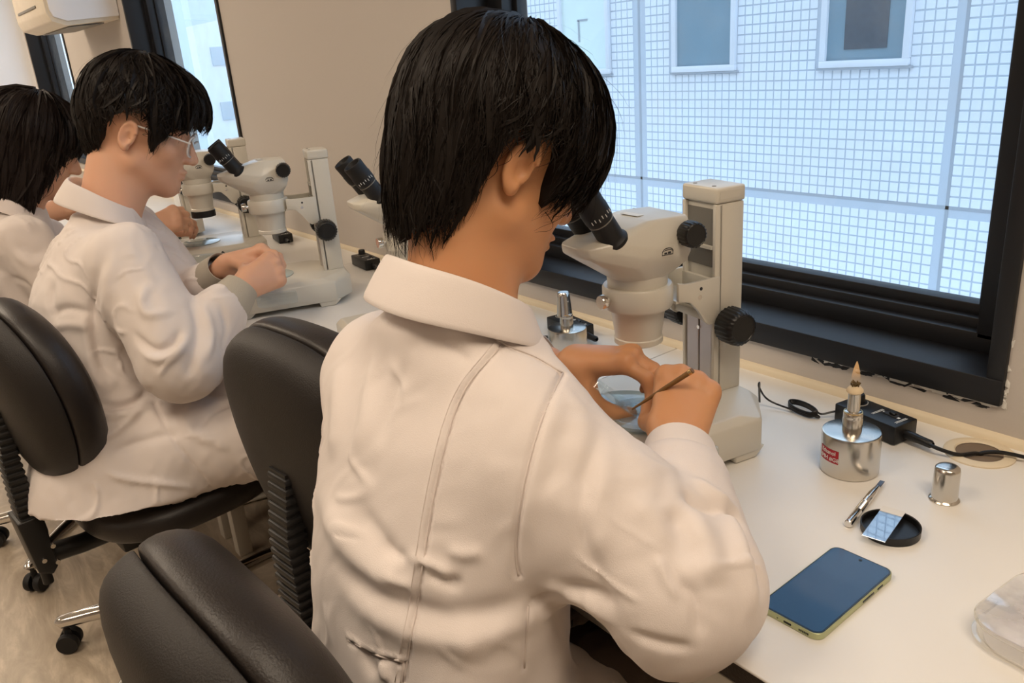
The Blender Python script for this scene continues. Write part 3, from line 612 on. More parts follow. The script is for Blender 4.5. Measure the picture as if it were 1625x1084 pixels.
CT = [((-.492, -.085), -8, 'black lamp controller between the nearest head and the capped burner'), ((-1.39, -.075), -6, 'small black lamp controller seen under the arm of the second microscope'), ((-1.98, -.08), -10, 'black lamp controller farthest along the wall strip')]
for (p, yaw, lab) in CT:
    s = copy_tree(c0); s.location = (p[0], p[1], ZD); s.rotation_euler = (0, 0, math.radians(yaw)); s['label'] = lab
def cord(name, pts, r, label, m='black', n=8):
    P = np.array(pts, float); o = P[0].copy(); o[2] = 0
    return tag(B().tube([tuple(p-o) for p in P], r, n, smooth=8).build(name, m, loc=(o[0], o[1], o[2]+ZD)), label, 'cord')
cord('power_cord', [(.252, -.096, .014), (.272, -.098, .012), (.292, -.085, .006), (.305, -.062, .004), (.312, -.05, -.004)], .0028, 'thick black cord running from the controller into the round grommet')
cord('power_cord', [(.300, -.060, -.003), (.318, -.055, .008), (.345, -.045, .010), (.40, -.03, .005), (.52, -.02, .003)], .0028, 'second black cord curving out of the grommet to the right')
def coil(x, y, ang, label, start, end):
    P = list(start); c, s = math.cos(ang), math.sin(ang)
    for k in range(0, 41):
        q = 2*math.pi*k/10; u, v = .030*math.sin(q)*math.cos(q*.5)*.9, .012*math.sin(q*2+.3)*.8
        P.append((x+c*.028*math.cos(q)-s*.011*math.sin(q)*(1+.2*math.sin(3*q)), y+s*.028*math.cos(q)+c*.011*math.sin(q), .004+.0022*(k//10)+.001*math.sin(q)))
    P += list(end); return cord('power_cord', P, .0016, label, n=6)
coil(.062, -.098, -.25, 'thin black lamp cord with a tied coil between microscope and controller', [(.03, -.165, .03), (.024, -.158, .045), (.018, -.150, .055), (.012, -.140, .040), (.020, -.118, .012)], [(.095, -.098, .008), (.108, -.085, .012), (.118, -.072, .013)])
coil(-.475, -.15, .3, 'thin black coiled lamp cord in front of the second controller', [(-.56, -.17, .004), (-.53, -.165, .003)], [(-.45, -.12, .006), (-.445, -.10, .010)])
# petri dish on the stage and the lid in the left hand
def petri(name, label, loc, rot, r=.045, h=.014):
    t = thing(name, label, 'dish', loc); t.rotation_euler = rot
    B().lathe([(0, 0), (r-.001, 0), (r, .001), (r, h), (r-.0016, h), (r-.0018, .0016), (0, .0016)], n=48).build('dish_glass', 'clear', t); return t
st = scopes[0]; sm = Matrix.Translation(st.location) @ Matrix.Rotation(math.radians(-11), 4, 'Z')
p = sm @ Vector((.050, -.142, .0742)); d_ = petri('petri_dish', 'glass petri dish of clear gel on the stage of the nearest microscope', (p.x, p.y, p.z-ZD), (0, 0, 0))
B().lathe([(0, .0018), (.0425, .0018), (.0425, .006), (0, .006)], n=40).build('agar', clear_mat('agar', (.80, .88, .86), gloss=.08, haze=.25), d_)
# orange tube rack and clip stand on the far bench
t = thing('tube_rack', 'small orange and navy plastic rack under the far wall', 'rack', (-2.93, -.10, 0), .2)
B().box((0, 0, .045), (.12, .06, .09), bev=.004).build('rack_base', 'paper', t); B().box((0, 0, .115), (.10, .05, .05), bev=.004).build('rack_body', mat('orange_plastic', S(240, 138, 20), .4), t); B().box((.062, -.03, .105), (.045, .03, .035), bev=.004).build('rack_end', mat('navy_plastic', S(28, 34, 66), .4), t)
for k in range(4): B().tube([(-.03+.02*k, 0, .12), (-.03+.02*k, 0, .165)], .007, 12).build('tube', 'clear', t)
t = thing('clip_stand', 'small steel clip stand in front of the farther microscope', 'stand', (-1.50, -.42, 0), .4)
B().box((0, 0, .006), (.06, .04, .012), bev=.003).build('stand_foot', 'steel', t); B().tube([(0, 0, .01), (0, 0, .075)], .006, 12).build('stand_post', 'steel', t)
B().tube([(-.03, 0, .070), (.03, .01, .078)], .0065, 10).build('crossbar', 'black', t); B().hull([(-.04, -.008, .07), (-.02, .008, .085), (-.045, .008, .10), (-.028, -.008, .062), (-.05, 0, .09)], bev=.002).build('clip', 'black', t)
# ------------------------------------------------------------------ signed distance modelling for people and cloth
def V3(*a): return np.array(a, np.float32)
def ell(P, c, r, R=None):
    q = P-V3(*c)
    if R is not None: q = q @ R
    r = V3(*r); k0 = np.sqrt(((q/r)**2).sum(1))+1e-9; k1 = np.sqrt(((q/(r*r))**2).sum(1))+1e-9; return k0*(k0-1)/k1
def rcone(P, a, b, ra, rb):
    a, b = np.array(a, np.float32), np.array(b, np.float32); ab = b-a; t = np.clip(((P-a)@ab)/(ab@ab+1e-12), 0, 1)
    return np.sqrt(((P-a-t[:, None]*ab)**2).sum(1))-(ra+(rb-ra)*t)
def smin(a, b, k): h = np.clip(.5+.5*(b-a)/k, 0, 1); return b+(a-b)*h-k*h*(1-h)
def smax(a, b, k): return -smin(-a, -b, k)
def surfnet(f, lo, hi, h):
    lo = np.array(lo, np.float64); n = [int(math.ceil((hi[i]-lo[i])/h/4)*4) for i in range(3)]; m = [k//4+1 for k in n]
    ax = [lo[i]+np.arange(m[i])*4*h for i in range(3)]; G = np.stack(np.meshgrid(*ax, indexing='ij'), -1).reshape(-1, 3).astype(np.float32)
    Fc = f(G).reshape(m); act = np.abs(Fc) < 4*h*2.1+.006
    F = np.repeat(np.repeat(np.repeat(Fc, 4, 0), 4, 1), 4, 2)[2:2+n[0], 2:2+n[1], 2:2+n[2]].astype(np.float32)
    A = np.repeat(np.repeat(np.repeat(act, 4, 0), 4, 1), 4, 2)[2:2+n[0], 2:2+n[1], 2:2+n[2]]
    idx = np.argwhere(A); vals = np.empty(len(idx), np.float32)
    for s in range(0, len(idx), 400000): vals[s:s+400000] = f((lo+idx[s:s+400000]*h).astype(np.float32))
    F[A] = vals; F[~A] = np.where(F[~A] < 0, -1, 1)
    n = F.shape; N = F < 0; cnt = np.zeros([k-1 for k in n], np.int8)
    for i in (0, 1):
        for j in (0, 1):
            for k in (0, 1): cnt += N[i:n[0]-1+i, j:n[1]-1+j, k:n[2]-1+k]
    cells = np.argwhere((cnt > 0) & (cnt < 8)); vid = np.full([k-1 for k in n], -1, np.int32); vid[tuple(cells.T)] = np.arange(len(cells))
    acc = np.zeros((len(cells), 3)); w = np.zeros(len(cells)); cor = [(i, j, k) for i in (0, 1) for j in (0, 1) for k in (0, 1)]
    val = {c: F[cells[:, 0]+c[0], cells[:, 1]+c[1], cells[:, 2]+c[2]] for c in cor}
    for a in cor:
        for d in range(3):
            if a[d]: continue
            b = list(a); b[d] = 1; b = tuple(b); va, vb = val[a], val[b]; x = (va < 0) != (vb < 0); t = np.where(x, va/np.where(x, va-vb, 1), 0)
            p = np.array(a, float)[None, :].repeat(len(cells), 0); p[:, d] += t; acc[x] += p[x]; w[x] += 1
    Vt = lo+(cells+acc/w[:, None])*h; Q = []
    for d in range(3):
        sl0 = [slice(None)]*3; sl1 = [slice(None)]*3; sl0[d] = slice(0, -1); sl1[d] = slice(1, None)
        a, b = N[tuple(sl0)], N[tuple(sl1)]; e = np.argwhere(a != b); u, v = (d+1) % 3, (d+2) % 3
        ok = (e[:, u] > 0) & (e[:, v] > 0) & (e[:, u] < n[u]-1) & (e[:, v] < n[v]-1); e = e[ok]; sg = a[tuple(e.T)]
        def ci(du, dv): q = e.copy(); q[:, u] += du; q[:, v] += dv; return vid[tuple(q.T)]
        q = np.stack([ci(-1, -1), ci(0, -1), ci(0, 0), ci(-1, 0)], 1); q[~sg] = q[~sg][:, ::-1]; Q.append(q)
    Q = np.concatenate(Q); return Vt, Q[(Q >= 0).all(1)]
def fast_mesh(name, Vt, Q):
    me = bpy.data.meshes.new(name); me.vertices.add(len(Vt)); me.vertices.foreach_set('co', np.ascontiguousarray(Vt, np.float32).ravel())
    me.loops.add(Q.size); me.polygons.add(len(Q)); k = Q.shape[1]
    me.polygons.foreach_set('loop_start', np.arange(0, Q.size, k, dtype=np.int32)); me.polygons.foreach_set('loop_total', np.full(len(Q), k, np.int32))
    me.loops.foreach_set('vertex_index', np.ascontiguousarray(Q, np.int32).ravel()); me.update(calc_edges=True); me.validate(); return me
def vnormals(Vt, Q):
    a = np.cross(Vt[Q[:, 2]]-Vt[Q[:, 0]], Vt[Q[:, 3]]-Vt[Q[:, 1]]); N = np.zeros_like(Vt)
    for k in range(4): np.add.at(N, Q[:, k], a)
    return N/(np.linalg.norm(N, axis=1)[:, None]+1e-12)
def relax(Vt, Q, it=2, lam=.5):
    for _ in range(it):
        S_ = np.zeros_like(Vt); c = np.zeros(len(Vt))
        for k in range(4):
            for o in (1, 3): np.add.at(S_, Q[:, k], Vt[Q[:, (k+o) % 4]]); np.add.at(c, Q[:, k], 1)
        Vt = Vt+lam*(S_/c[:, None]-Vt)
    return Vt
def px_ray(px):
    d = CR.T @ np.array([px[0]-IW/2, px[1]-IH/2, FPX]); return Vector(CAMP-np.array([0, 0, ZD])), Vector(d).normalized()
def seg_dist(P, a, b):
    ab = b-a; t = np.clip(((P-a)@ab)/(ab@ab+1e-12), 0, 1); return np.sqrt(((P-a-t[:, None]*ab)**2).sum(1))
def folds(Vt, Q, strokes):
    """raise or sink the cloth along strokes drawn on its surface; each stroke: (points seen in the photograph, width, height)"""
    bvh = BVHTree.FromPolygons([tuple(v) for v in Vt], [tuple(q) for q in Q]); N = vnormals(Vt, Q); D = np.zeros(len(Vt))
    for (pts, w, hgt) in strokes:
        W = []
        for p in catmull([(x, y, 0) for x, y in pts], 4):
            o, d = px_ray(p); hit = bvh.ray_cast(o, d)
            if hit[0] is not None: W.append(np.array(hit[0]))
        if len(W) < 2: continue
        W = np.array(W); lo, hi = W.min(0)-3*w, W.max(0)+3*w; m = np.where(((Vt > lo) & (Vt < hi)).all(1))[0]
        if not len(m): continue
        best = np.full(len(m), 9.0); tt = np.zeros(len(m)); P = Vt[m]
        for i in range(len(W)-1):
            if np.linalg.norm(W[i+1]-W[i]) > .09: continue
            ab = W[i+1]-W[i]; tq = np.clip(((P-W[i])@ab)/(ab@ab+1e-12), 0, 1); d = np.sqrt(((P-W[i]-tq[:, None]*ab)**2).sum(1)); u = d < best; best[u] = d[u]; tt[u] = (i+tq[u])/(len(W)-1)
        e_ = np.clip(np.minimum(tt, 1-tt)*3.2, 0, 1); end = e_*e_*(3-2*e_) if w > .0045 else 1
        D[m] += hgt*np.exp(-(best/w)**2)*end
    return Vt+N*D[:, None]
def seam(parent, base, pts, r, name='seam', m='coat_line', n=5):
    me = parent.data; bo = np.array(base); Vt = np.empty(len(me.vertices)*3); me.vertices.foreach_get('co', Vt); Vt = Vt.reshape(-1, 3)+bo
    bvh = BVHTree.FromPolygons([tuple(v) for v in Vt], [tuple(p.vertices) for p in me.polygons]) if not hasattr(seam, 'c') or seam.c[0] != me.name else seam.c[1]; seam.c = (me.name, bvh); W = []
    for p in catmull([(x, y, 0) for x, y in pts], n):
        o, d = px_ray(p); h = bvh.ray_cast(o, d)
        if h[0] is not None and (not W or (h[0]-W[-1]).length < .08): W.append(h[0]+h[1]*r*.15)
    if len(W) > 2: rel(B().tube([tuple(w) for w in W], r, 6).build(name, m, parent, ang=180), base)
def wnoise(P, amp, wl, seed, squash=(1, 1, 1)):
    r = np.random.default_rng(seed); out = np.zeros(len(P))
    warp = sum(np.sin(P @ (r.normal(size=3)*6.28/(wl*2.2)) + r.uniform(0, 6.28))[:, None]*r.normal(size=3) for _ in range(3))*wl*.14
    for k in range(7): kk = r.normal(size=3)*np.array(squash); kk = kk/np.linalg.norm(kk)*6.28/wl*r.uniform(.6, 1.6); out += np.sin((P+warp) @ kk + r.uniform(0, 6.28))
    return out*amp/2.2
def rotm(yaw, pitch, roll=0.0):
    """columns: local right, forward, up in the world; yaw = heading of the face from +Y towards -X, pitch = nodding down"""
    m = Matrix.Rotation(math.radians(yaw), 3, 'Z') @ Matrix.Rotation(math.radians(-pitch), 3, 'X') @ Matrix.Rotation(math.radians(roll), 3, 'Y'); return np.array(m, np.float32)
# ---- head in its own frame
def head_sdf(L):
    A = L.copy(); A[:, 0] = np.abs(A[:, 0])                      # mirror
    d = ell(A, (0, -.014, .018), (.075, .094, .088))
    d = smin(d, ell(A, (0, .036, -.045), (.058, .058, .080)), .03)
    d = smin(d, rcone(A, (.050, .004, -.072), (.014, .066, -.112), .024, .019), .03)
    d = smin(d, rcone(A, (0, .05, -.085), (0, .076, -.110), .034, .017), .025)
    d = smin(d, ell(A, (.030, .074, .006), (.026, .014, .010)), .015)
    d = smin(d, ell(A, (.044, .056, -.038), (.020, .020, .020)), .025)
    d = smax(d, -ell(A, (.031, .098, -.014), (.017, .013, .0105)), .012)
    d = smin(d, ell(A, (.031, .078, -.016), (.0145, .0125, .0115)), .006)
    d = smin(d, rcone(A, (0, .088, -.004), (0, .1085, -.046), .0075, .0115), .010)
    d = smin(d, ell(A, (.0105, .0985, -.050), (.0085, .010, .0075)), .006)
    d = smin(d, ell(A, (0, .092, -.075), (.021, .0115, .0062)), .007)
    d = smin(d, ell(A, (0, .0905, -.0865), (.018, .0110, .0068)), .006)
    d = smax(d, -rcone(A, (0, .1045, -.0806), (.020, .094, -.0806), .0014, .0012), .003)
    # ear: plate, rim, hollow, lobe
    c = V3(.0775, -.012, -.022); E = A-c; Re = np.array(Matrix.Rotation(-.16, 3, 'Z') @ Matrix.Rotation(-.20, 3, 'X'), np.float32); E = (E @ Re)/.88
    pl = ell(E, (0, 0, 0), (.0065, .0175, .0300)); q = (np.sqrt((E[:, 1]/.0155)**2+((E[:, 2]-.001)/.0275)**2)-1)*.0155
    rim = np.sqrt(q*q+(E[:, 0]-.0050)**2)-.0040; rim = np.where((E[:, 1] > .008) & (E[:, 2] < .008), rim+.006, rim)
    ear = smin(pl, rim, .004); ear = smax(ear, -ell(E, (.0095, .003, -.004), (.0105, .0090, .0155)), .003)
    ear = smax(ear, -ell(E, (.0085, -.001, .014), (.0045, .009, .0075)), .003); ear = smin(ear, ell(E, (.001, .004, -.0285), (.0055, .0085, .0085)), .005)
    return smin(d, ear*.88, .006)
def hand_prims(w, d, n, up, curls, thumb, s=1.0, splay=.0):
    """w wrist, d towards the knuckles, n palm side, up = index-finger side; returns capsules (a, b, ra, rb, blend)"""
    w, d, n, up = [np.array(v, float) for v in (w, d, n, up)]; d /= np.linalg.norm(d); n = n-d*(n@d); n /= np.linalg.norm(n); u0 = np.cross(d, n); up = u0*np.sign(u0@up)
    out = []; offs = (.030, .0105, -.0105, -.0285); lens = (.072, .080, .074, .058); kn = (.088, .091, .086, .078)
    for i in range(4):
        k = w+d*kn[i]*s+up*offs[i]*s-n*.004*s*(i in (1, 2)); out.append((w+up*offs[i]*.45*s+d*.005, k, .0185*s, .0125*s, .016))
        out.append((k-n*.0078*s-d*.004*s, k-n*.0072*s+d*.003*s, .0098*s, .0098*s, .007))
        dirv = d+up*splay*offs[i]/.03; dirv /= np.linalg.norm(dirv); p = k; cu = curls[i]; rr = (.0102, .0092, .0082, .0068) if i < 3 else (.0088, .0080, .0072, .0060); ang = 0
        for j, fr in enumerate((.45, .31, .24)):
            ang += cu[j]; v = dirv*math.cos(ang)+n*math.sin(ang); q = p+v*lens[i]*fr*s; out.append((p, q, rr[j]*s, rr[j+1]*s, .0045)); p = q
    b = w+d*.022*s+up*.022*s+n*.008*s; tv = [np.array(t, float) for t in thumb]; ln = (.046, .034, .028); rr = (.0165, .0125, .0105, .0085); p = b
    for j, t in enumerate(tv):
        v = d*t[0]+up*t[1]+n*t[2]; v /= np.linalg.norm(v); q = p+v*ln[j]*s; out.append((p, q, rr[j]*s, rr[j+1]*s, .012 if j == 0 else .005)); p = q
    return out
CURL = lambda a, b, c: (a, b, c)
def person_body(name, label, base, head, hs, Rh, neck, sh, arms, hands, h, skin):
    prims = [p for hd in hands for p in hd]
    def f(P):
        L = ((P-V3(*head)) @ Rh)/hs; d = head_sdf(L)*hs
        nk0 = np.array(head)+Rh @ (np.array((0, -.030, -.045))*hs); nk1 = np.array(head)+Rh @ (np.array((0, .012, -.075))*hs)
        d = smin(d, rcone(P, nk0, neck, .054*hs, .058), .022); d = smin(d, rcone(P, nk1, np.array(neck)+np.array(Rh[:, 1])*.012-V3(0, 0, .01), .036*hs, .050), .025)
        mid = (np.array(sh[0])+np.array(sh[1]))/2
        d = smin(d, rcone(P, np.array(neck)-V3(0, 0, .03), mid-V3(0, 0, .22), .045, .085), .03)
        for s_, (el, wr) in zip(sh, arms):
            d = smin(d, rcone(P, mid-V3(0, 0, .03), s_, .035, .038), .03); d = smin(d, rcone(P, s_, el, .045, .037), .02); d = smin(d, rcone(P, el, wr, .038, .0245), .02)
        for (a, b, ra, rb, k) in prims:
            c = (a+b)/2; r_ = np.linalg.norm(b-a)/2+.05; m = ((P-c.astype(np.float32))**2).sum(1) < r_*r_
            if m.any(): d[m] = smin(d[m], rcone(P[m], a, b, ra, rb), k)
        return d
    pts = np.array([head]+[list(s) for s in sh]+[list(x) for a in arms for x in a]+[p[1] for p in prims]); lo = pts.min(0)-.10; hi = pts.max(0)+.10; hi[2] = head[2]+.14; lo[2] = min(lo[2], mid_z(sh)-.30)
    Vt, Q = surfnet(f, lo, hi, h); Vt = relax(Vt, Q, 1, .35); o = link(name, fast_mesh(name, Vt-np.array(base), Q), skin, loc=(base[0], base[1], base[2]+ZD), ang=180)
    return tag(o, label, 'person')
def mid_z(sh): return (sh[0][2]+sh[1][2])/2
# ---- coat: stacked elliptical sections + sleeves
def torso_sdf(P, lv, yaw, pw=2.3):
    lv = sorted(lv); zs = [l[0] for l in lv]; z = np.clip(P[:, 2], zs[0], zs[-1])
    zz = np.linspace(zs[0], zs[-1], 160); kz = np.exp(-np.linspace(-2, 2, 21)**2); kz /= kz.sum()
    cx, cy, a, b = [np.interp(z, zz, np.convolve(np.pad(np.interp(zz, zs, [l[i] for l in lv]), 10, 'edge'), kz, 'valid')) for i in (1, 2, 3, 4)]
    y = math.radians(yaw); c, s = math.cos(y), math.sin(y); dx, dy = P[:, 0]-cx, P[:, 1]-cy; u, v = np.abs(c*dx+s*dy)/a, np.abs(-s*dx+c*dy)/b
    r = (u**pw+v**pw)**(1/pw); d = (r-1)*np.minimum(a, b); dz = np.maximum(P[:, 2]-zs[-1], zs[0]-P[:, 2])
    return np.where(dz > 0, np.sqrt(np.maximum(d, 0)**2+dz**2), np.maximum(d, dz)).astype(np.float32)
def make_coat(parent, base, lv, yaw, sh, arms, h, strokes, seed, extra=(), cut=None, rs=(.072, .070, .047), amp=.0022, crease=.002, m='coat'):
    def f(P):
        d = torso_sdf(P, lv, yaw)
        for (s_, (el, wr)) in zip(sh, arms):
            d = smin(d, smin(rcone(P, s_, el, rs[0], rs[1]), rcone(P, el, wr, rs[1], rs[2]), .012), .035)
        for (a, b, ra, rb, k) in extra: d = smin(d, rcone(P, a, b, ra, rb), k)
        if cut is not None: d = cut(P, d)
        return d
    pts = np.array([[l[1], l[2], l[0]] for l in lv]+[list(s) for s in sh]+[list(x) for a in arms for x in a]+[list(e[1]) for e in extra]); lo = pts.min(0)-.24; hi = pts.max(0)+.24; hi[2] = max(s[2] for s in sh)+.16; lo[2] = pts[:, 2].min()-.14
    Vt, Q = surfnet(f, lo, hi, h); Vt = relax(Vt, Q, 2, .5); N = vnormals(Vt, Q); Vt = Vt+N*(wnoise(Vt, amp, .17, seed, (1, 1, .55))+wnoise(Vt, amp*.16, .05, seed+1))[:, None]
    r1, r2 = wnoise(Vt, 1, .15, seed+5, (1, 1, .7)), wnoise(Vt, 1, .22, seed+6); Vt = Vt+N*(crease*np.exp(-(r1/.16)**2)*np.clip(r2*1.6, 0, 1))[:, None]
    Vt = relax(folds(Vt, Q, [s for s in strokes if s[1] > .0045]), Q, 1, .3); Vt = folds(Vt, Q, [s for s in strokes if s[1] <= .0045]); return link('lab_coat', fast_mesh('lab_coat', Vt-np.array(base), Q), m, parent, ang=180)
def rel(o, base): o.data.transform(Matrix.Translation(-Vector(base))); return o
def make_collar(parent, base, c, R, rx, ry, hgt, flare, open_deg, m='coat', drop=.016, name='collar'):
    """stand-and-fall collar: a folded band around the neck, open at the front; R columns right/forward/up"""
    b = B(); N = 56; prof = [(0.0, -.010), (.0, hgt*.6), (.002, hgt*.95), (.006, hgt), (.010, hgt*.96), (.010+flare*.45, hgt*.5), (.010+flare, -.004), (.008+flare, -.007), (.006+flare, -.004), (.006, hgt*.6), (.003, 0)]
    rows = []
    for k in range(N+1):
        q = math.radians(open_deg/2)+(2*math.pi-math.radians(open_deg))*k/N; s_, c_ = math.sin(q), math.cos(q); row = []
        back = (1-c_)/2; wob = .0016*math.sin(5*q+1)
        for (o_, z) in prof:
            zz = z*(1.0-.30*(1-back))-drop*(1-back)**1.5*2.2; p = np.array(((rx+o_+wob)*s_, (ry+o_+wob)*c_, zz)); row.append(b.bm.verts.new(tuple(np.array(c)+R @ p)))
        rows.append(row)
    n = len(prof)
    for r0, r1 in zip(rows[:-1], rows[1:]):
        for k in range(n): b.bm.faces.new((r0[k], r0[(k+1) % n], r1[(k+1) % n], r1[k]))
    b.bm.faces.new(rows[0]); b.bm.faces.new(rows[-1][::-1]); o = rel(b.build(name, m, parent, ang=75), base); md = o.modifiers.new('s', 'SUBSURF'); md.levels = md.render_levels = 1; return o
def make_cuff(parent, base, wr, d, r0, r1, ln, m, name='cuff', ribs=0):
    d = Vector(d).normalized(); b = B(); n = 40 if not ribs else ribs*2
    pr = [(r0*.80, -.004), (r0*.97, .0), (r0, ln*.04), (r0*1.02, ln*.3), (r1, ln*.95), (r1*.99, ln), (r1*.95, ln*1.0), (r1*.9, ln*.9)]
    a_, b_, dd = frame_of(d); o = Vector(wr); rings = []
    for (r, z) in pr: rings.append([b.bm.verts.new(o+dd*z+(a_*math.cos(2*math.pi*k/n)+b_*math.sin(2*math.pi*k/n))*(r*(1+(.012 if ribs and k % 2 else 0)+.02*math.sin(3*2*math.pi*k/n+1)))) for k in range(n)])
    for q0, q1 in zip(rings[:-1], rings[1:]):
        for k in range(n): b.bm.faces.new((q0[k], q1[k], q1[(k+1) % n], q0[(k+1) % n]))
    return rel(b.build(name, m, parent, ang=70), base)
# ---- hair: shell grown from the crown + separate locks and strands
def lerp_tab(tab, q):
    q = np.abs((np.asarray(q)+180) % 360-180); return np.interp(q, [t[0] for t in tab], [t[1] for t in tab])
def hair_surface(th, ph, st):
    """th: 0 crown .. 1 equator .. >1 hanging; ph degrees, 0 = face"""
    th, ph = np.asarray(th, float), np.asarray(ph, float); p = np.radians(ph); a = st['a']; bf, bb = st['bf'], st['bb']
    ey = np.where(np.cos(p) > 0, bf, bb); up = np.minimum(th, 1)*math.pi/2; hang = np.maximum(th-1, 0)
    hz = np.sin(up)**.92*(1-lerp_tab(st['taper'], ph)*np.minimum(hang, 1.6)**1.6); z = st['c']*np.cos(up)**.95-hang*.10
    vol = 1+st.get('vol', 0)*np.exp(-((ph+20)/50)**2)*np.exp(-((th-.55)/.3)**2)
    return np.stack([a*hz*np.sin(p)*vol, ey*hz*np.cos(p)*vol+st['cy'], z*vol+st['cz']], -1)
def th_end(ph, st): z = lerp_tab(st['hem'], ph); return 1+(st['cz']-z)/.10
def make_hair(parent, base, head, hs, Rh, st, nst, seed, m='hair', wid=.0009, fly=80):
    r = np.random.default_rng(seed); Nph, Nth = 220, 46; tw = st.get('swirl', 0)
    PH = np.arange(Nph)*360/Nph; jag = np.convolve(np.tile(r.normal(size=Nph), 3), [.25, .5, .25], 'same')[Nph:2*Nph]*st.get('jag', .05); te = th_end(PH, st)+jag
    u = np.linspace(0, 1, Nth)[:, None]; th = u*te[None, :]; ph = np.broadcast_to(PH[None, :], th.shape)+tw*(1-u)**2
    X = hair_surface(th, ph, st); ctr = np.array((0, st['cy'], st['cz'])); rad = X-ctr*np.array((1, 1, 0))-np.array((0, 0, 1))*np.minimum(X[..., 2:3], st['cz'])
    rad = rad/(np.linalg.norm(rad, axis=-1, keepdims=True)+1e-9)
    g = r.normal(size=(Nph,)); g = np.convolve(np.tile(g, 3), [.2, .6, .2], 'same')[Nph:2*Nph]; g2 = np.convolve(np.tile(r.normal(size=Nph), 3), np.ones(9)/4, 'same')[Nph:2*Nph]
    X = X+rad*((g[None, :]*.0013+g2[None, :]*.0022)*np.minimum(1, u*2.2)*(1-.3*u))[..., None]-rad*(.004*np.maximum(0, u-.9)*10)[..., None]
    inn = X[-1]-rad[-1]*.016+np.array((0, 0, .012)); inn2 = X[-1]-rad[-1]*.030+np.array((0, 0, .05)); G = np.concatenate([X, inn[None], inn2[None]], 0); n0 = len(G)
    Vv = [G.reshape(-1, 3)]; i, j = np.meshgrid(np.arange(n0-1), np.arange(Nph), indexing='ij'); k = (j+1) % Nph
    Fq = [np.stack([i*Nph+j, (i+1)*Nph+j, (i+1)*Nph+k, i*Nph+k], -1).reshape(-1, 4)]; off = n0*Nph
    SEG = 8
    def strands(n, w, lift, lmin, lmax, out=0.0, t0=(0.0, .8)):
        nonlocal off
        p0 = r.uniform(0, 360, n); drf = r.normal(size=n)*st.get('drift', 9); e = np.minimum(th_end(p0, st), np.minimum(th_end(p0+drf*.6, st), th_end(p0+drf, st)))+r.normal(size=n)*st.get('jag', .05)*.7; s0 = r.uniform(t0[0], t0[1], n)*e; l = r.uniform(lmin, lmax, n)*e; s1 = np.minimum(s0+l, e+r.uniform(-.05, .16, n))
        v = np.linspace(0, 1, SEG+1)[:, None]; T = s0+(s1-s0)*v; dr = drf; cv = r.normal(size=n)*4
        Pp = p0+dr*v+cv*np.sin(v*3.14)+tw*(1-np.clip(T/e, 0, 1))**2; Xs = hair_surface(T, Pp, st); Rd = Xs-np.array((0, st['cy'], st['cz'])); Rd[..., 2] = np.maximum(Rd[..., 2], 0)*1.0; Rd /= np.linalg.norm(Rd, axis=-1, keepdims=True)+1e-9
        lf = r.uniform(.2, 1, n)*lift; Xs = Xs+Rd*(lf*np.sin(np.minimum(1, v*1.3)*2.4)+out*r.uniform(.2, 1, n)*v**2-.003*(v > .85))[..., None]
        tg = np.gradient(Xs, axis=0); sd = np.cross(tg, Rd); sd /= np.linalg.norm(sd, axis=-1, keepdims=True)+1e-9; tw_ = r.normal(size=n)[None, :, None]*.7; sd = sd*np.cos(tw_)+Rd*np.sin(tw_); ww = (w*r.uniform(.6, 1.4, n)*(1-.85*v**2.2))[..., None]*.5
        A = np.stack([Xs-sd*ww, Xs+sd*ww+Rd*ww*.3], 2).transpose(1, 0, 2, 3).reshape(-1, 3); Vv.append(A)
        b0 = off+np.arange(n)[:, None]*(SEG+1)*2+np.arange(SEG)[None, :]*2; Fq.append(np.stack([b0, b0+2, b0+3, b0+1], -1).reshape(-1, 4)); off += len(A)
    strands(nst//12, wid*7, .004, .35, .7); strands(nst, wid, .0045, .25, .6); strands(nst//4, wid, .004, .12, .3, t0=(.6, .95))
    if fly: strands(fly, wid*.55, .006, .2, .5, out=.028, t0=(.1, .75))
    W = (np.concatenate(Vv)*hs) @ Rh.T+np.array(head)-np.array(base); o = link('hair', fast_mesh('hair', W, np.concatenate(Fq)), m, parent, ang=180); return o
